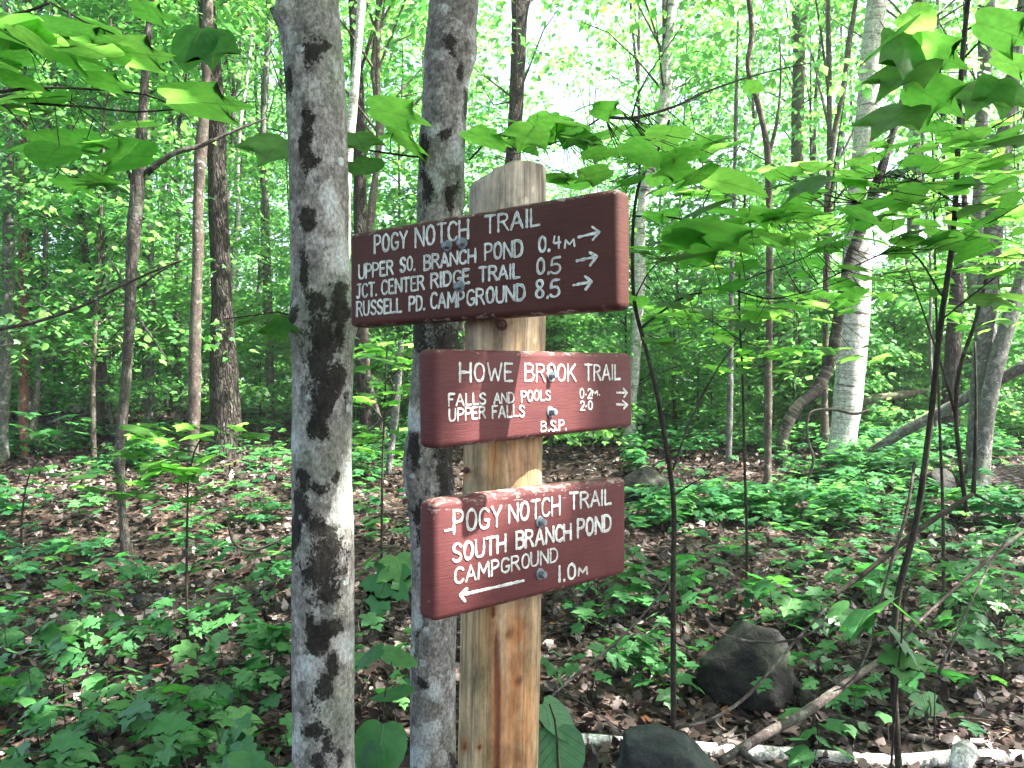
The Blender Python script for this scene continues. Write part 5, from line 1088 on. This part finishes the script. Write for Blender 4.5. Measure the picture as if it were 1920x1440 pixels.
def rock(label, px, py, wpx, hpx, m, depth_f=.8, seed=1, sink=.35, d=None, name='rock', planes=()):
    if d is None: hp, d = ground_hit(px, py + hpx * .45)
    c = P(px, py, d); rx = wpx / 2 / FPX * d; rz = hpx / 2 / FPX * d; rr = np.random.default_rng(seed)
    bm = bmesh.new(); bmesh.ops.create_icosphere(bm, subdivisions=5, radius=1.0); V = np.array([v.co[:] for v in bm.verts])
    pl = rr.normal(0, 1, (18, 3)); pl /= np.linalg.norm(pl, axis=1)[:, None]; pl[:, 2] = np.abs(pl[:, 2]) * .9
    lims = list(rr.uniform(.46, .82, len(pl)))
    for (a, b, c_, l_) in planes: pl = np.vstack([pl, np.array([a, b, c_]) / math.sqrt(a * a + b * b + c_ * c_)]); lims.append(l_)
    for nrm, lim in zip(pl, lims):
        dd = V @ nrm; ex = np.clip(dd - lim, 0, None); V = V - nrm[None] * ex[:, None] * .88
    V = V * (1 + 0.16 * fbm(V * 1.9 + seed * 5, 3) + .07 * fbm(V * 5 + seed, 4))[:, None]
    V = V * [rx, rx * depth_f, rz]
    me = bpy.data.meshes.new(name)
    for v, q in zip(bm.verts, V): v.co = q
    bm.to_mesh(me); bm.free(); me.materials.append(m)
    for p in me.polygons: p.use_smooth = True
    o = solo(name, me, label, 'rock'); o.location = tuple(c); o.rotation_euler = (0, 0, 0)
rock('smooth dark grey rock at the bottom edge, right of the post', 1240, 1432, 260, 185, M['rock'], .9, 5, d=2.55, planes=((.55, -.35, .75, .78),))
rock('big dark boulder behind the fallen branches, half sunk in leaves', 1402, 1238, 230, 160, M['rock_dark'], 1.0, 23)
rock('small black rock half buried beside the big dark boulder', 1498, 1300, 60, 55, M['rock_dark'], .9, 12)
rock('dark stone tucked right behind the big dark boulder', 1525, 1155, 80, 70, M['rock_dark'], .9, 14)
rock('dark mossy rock right of the thin curving sapling', 1215, 905, 120, 70, M['rock_dark'], .9, 21)
rock('small grey stone right of the post below the boards', 1078, 1140, 40, 26, M['rock'], .9, 25)
rock('small rounded stone with a pale top among the fallen leaves', 1228, 1128, 26, 20, M['rock'], .9, 28)
rock('flat mossy stone left in the leaf litter', 272, 1128, 52, 34, M['rock_dark'], .9, 31)
rock('dark mossy rock behind the foreground sapling at the right', 1765, 900, 70, 60, M['rock_dark'], .9, 33)

def log(label, pts, bark_, name='fallen_branch', cat='branch', rough=.08, lift=.5, limbs=(), d=None, onground=True):
    """pts: (px, py, width px[, depth]); each lies on the ground where no depth is given"""
    W = []; R = []
    for q in pts:
        if len(q) > 3: dd = q[3]; c = P(q[0], q[1], dd)
        else: c, dd = ground_hit(q[0], q[1]); c = c.copy()
        r = q[2] / 2 / FPX * dd
        if len(q) <= 3: c[2] = float(gz(c[0], c[1])) + r * lift
        W.append(c); R.append(r)
    W = np.array(W); R = np.array(R); o0 = W[0].copy(); md = MD(); rm = float(R.mean())
    tube(md, W, R, nseg=18 if rm > .01 else 9, step=max(.02, rm * .5), disp=lambda tc, th, s, B: rm * (rough * 2 * fbm(tc * (1.0 / rm) * .6) + .15 * vnoise(B * 6)))
    for lb in limbs:
        pp = [P(x, y, dd) for x, y, dd in lb[0]]; tube(md, pp, np.linspace(lb[1], lb[1] * .4, len(pp)), nseg=8, step=.04)
    me = md.mesh(name, M[bark_]); o = solo(name, me, label, cat)
    co = np.empty(len(me.vertices) * 3, np.float32); me.vertices.foreach_get('co', co); co = co.reshape(-1, 3) - o0.astype(np.float32); me.vertices.foreach_set('co', co.ravel()); o.location = tuple(o0)
log('white birch log lying along the bottom edge behind the dark grey rock', [(1060, 1396, 28), (1180, 1404, 29), (1350, 1418, 28), (1500, 1424, 30), (1640, 1434, 30), (1800, 1430, 29), (1990, 1428, 28)], 'bark_birch', 'fallen_log', 'log', .07, .3)
log('thick brown dead branch slanting up over the leaves at the lower right', [(1350, 1428, 17, 2.55), (1430, 1380, 18, 2.65), (1510, 1335, 17, 2.8), (1600, 1272, 14, 3.0), (1700, 1205, 9, 3.25)], 'bark_stick', limbs=[([(1385, 1405, 2.6), (1400, 1418, 2.55), (1450, 1445, 2.5)], .016)])
log('straight grey branch lying across the leaves at the lower right', [(1515, 1342, 16), (1600, 1362, 17), (1690, 1385, 17), (1760, 1400, 13)], 'bark_stick')
log('short white birch stub standing at the lower right edge', [(1796, 1450, 40, 2.75), (1806, 1418, 42, 2.78), (1815, 1400, 34, 2.8), (1822, 1392, 14, 2.8)], 'bark_birch', 'birch_stub', 'stump', .3)
log('grey rotting log lying across the leaves at the left', [(-40, 1232, 24), (120, 1206, 24), (240, 1180, 24), (330, 1160, 24), (420, 1130, 26), (480, 1112, 28), (560, 1084, 30)], 'dead_wood', 'fallen_log', 'log', .12, .6)
log('fallen trunk leaning up to the right behind the foreground sapling', [(1600, 872, 20, 9.9), (1690, 812, 20, 9.5), (1760, 775, 20, 9.3), (1840, 730, 19, 9.0), (1930, 684, 22, 8.6), (2000, 655, 20, 8.4)], 'bark_grey', 'fallen_log', 'log')
log('thick mossy log lying low at the right edge', [(1730, 925, 44), (1800, 918, 58), (1880, 912, 62), (1990, 905, 62)], 'bark_dark', 'fallen_log', 'log', .12, .1)
log('dark mossy log lying right of the large white birch', [(1560, 775, 16, 11.4), (1628, 750, 16, 11.5), (1680, 742, 17, 11.6), (1760, 735, 16, 11.8)], 'bark_moss', 'fallen_log', 'log')
log('thin pale arched twig bowing in front of the big dark boulder', [(1316, 1146, 5, 2.6), (1340, 1180, 5, 2.6), (1380, 1197, 5, 2.6), (1440, 1204, 5, 2.6), (1500, 1196, 5, 2.6), (1545, 1172, 4, 2.6)], 'bark_stick', 'bent_twig', 'twig')
log('long thin twig running from the post up to the right over the leaves', [(1000, 1340, 5, 2.2), (1042, 1298, 6, 2.35), (1100, 1250, 6, 2.5), (1180, 1180, 5, 2.8), (1240, 1110, 4, 3.0), (1270, 1060, 3, 3.1)], 'bark_stick', 'bent_twig', 'twig', limbs=[([(1042, 1298, 2.35), (1080, 1312, 2.3), (1110, 1328, 2.25), (1160, 1366, 2.3)], .003)])
log('thin branched twig arching from the white birch log to the boulder', [(1270, 1365, 5, 2.6), (1330, 1350, 6, 2.65), (1395, 1310, 6, 2.7), (1440, 1262, 6, 2.75), (1480, 1215, 5, 2.8), (1550, 1140, 4, 2.85)], 'bark_stick', 'bent_twig', 'twig')
log('long grey twigs leaning across the lower right corner', [(1675, 1215, 6, 2.7), (1740, 1150, 6, 2.8), (1800, 1095, 7, 2.9), (1870, 1035, 7, 3.0), (1935, 985, 6, 3.1)], 'bark_stick', 'bent_twig', 'twig', limbs=[([(1760, 1260, 2.6), (1830, 1110, 2.8), (1880, 1020, 2.95), (1930, 960, 3.0)], .005)])
log('pale dry stalk standing at the right, leaning over the seedlings', [(1640, 1160, 5, 2.75), (1670, 1060, 6, 2.8), (1700, 960, 6, 2.85), (1715, 866, 6, 2.9)], 'bark_stick', 'dry_stalk', 'stalk', limbs=[([(1640, 1160, 2.75), (1620, 1240, 2.7), (1580, 1290, 2.68), (1562, 1296, 2.7)], .0045)])
log('black forked branch leaning at the right below the foreground sapling', [(1560, 1120, 9, 2.85), (1640, 1060, 10, 2.9), (1720, 995, 10, 2.95), (1825, 925, 9, 3.0)], 'bark_twig', limbs=[([(1825, 925, 3.0), (1875, 952, 3.05)], .006), ([(1825, 925, 3.0), (1828, 860, 3.0), (1830, 760, 3.0), (1828, 640, 3.0)], .009)])
log('pale curved dead stick rising in front of the white birch', [(1513, 905, 4, 7.5), (1525, 860, 5, 7.5), (1514, 820, 5, 7.5), (1520, 774, 5, 7.5), (1560, 768, 5, 7.5), (1610, 775, 5, 7.5), (1630, 768, 3, 7.5)], 'bark_stick', 'bent_twig', 'twig')
log('white curved twig in the leaves left of the near grey trunks', [(428, 985, 4, 4.0), (440, 1020, 5, 4.0), (470, 1032, 5, 4.0), (510, 1020, 5, 4.0), (548, 998, 4, 4.0)], 'bark_stick', 'bent_twig', 'twig')
log('pale bare crooked sapling behind the near trunks, seen between them', [(660, 845, 6, 6.0), (700, 800, 6, 6.0), (730, 772, 6, 6.0), (738, 735, 5, 6.0), (730, 705, 4, 6.0)], 'bark_stick', 'bent_twig', 'twig', limbs=[([(715, 785, 6.0), (700, 765, 6.0), (690, 750, 6.0)], .008)])
log('pale upright stake of dead wood between the two near grey trunks', [(728, 890, 13, 6.8), (738, 800, 14, 6.8), (748, 700, 13, 6.8), (752, 640, 11, 6.8)], 'bark_grey', 'dead_sapling', 'dead tree')
log('long bare branch arching across the left behind the saplings', [(-20, 620, 7, 5.0), (60, 605, 7, 5.0), (150, 575, 6, 5.0), (230, 535, 5, 5.0), (290, 508, 5, 5.0), (340, 488, 3, 5.0)], 'bark_stick', limbs=[([(100, 590, 5.0), (60, 560, 5.0), (10, 500, 5.0)], .006)])
log('thin twin stems rising at the right beside the foreground sapling', [(1812, 960, 9, 3.3), (1800, 860, 9, 3.3), (1792, 780, 8, 3.3), (1800, 690, 8, 3.3), (1830, 600, 7, 3.3), (1850, 520, 6, 3.3)], 'bark_twig', 'thin_sapling', 'sapling', limbs=[([(1792, 780, 3.3), (1770, 700, 3.3), (1740, 610, 3.3), (1700, 500, 3.3)], .007)])

# ------------------------------------------------------------------ moist summer air under the trees
def haze():
    bm = bmesh.new(); bmesh.ops.create_cube(bm, size=1.0)
    for v in bm.verts: v.co = Vector((v.co.x * 460, v.co.y * 480 + 150, v.co.z * 40 + 15))
    me = bpy.data.meshes.new('haze'); bm.to_mesh(me); bm.free()
    m = bpy.data.materials.new('haze'); m.use_nodes = True; t = m.node_tree; t.nodes.remove(t.nodes['Principled BSDF'])
    pv = t.nodes.new('ShaderNodeVolumePrincipled'); pv.inputs['Density'].default_value = HAZE; pv.inputs['Color'].default_value = (.93, .96, .98, 1); pv.inputs['Anisotropy'].default_value = .35
    t.links.new(pv.outputs[0], t.nodes['Material Output'].inputs['Volume']); me.materials.append(m)
    solo('haze', me, 'thin pale haze in the air between the trees', None, kind='stuff')
HAZE = 0.0018
haze()
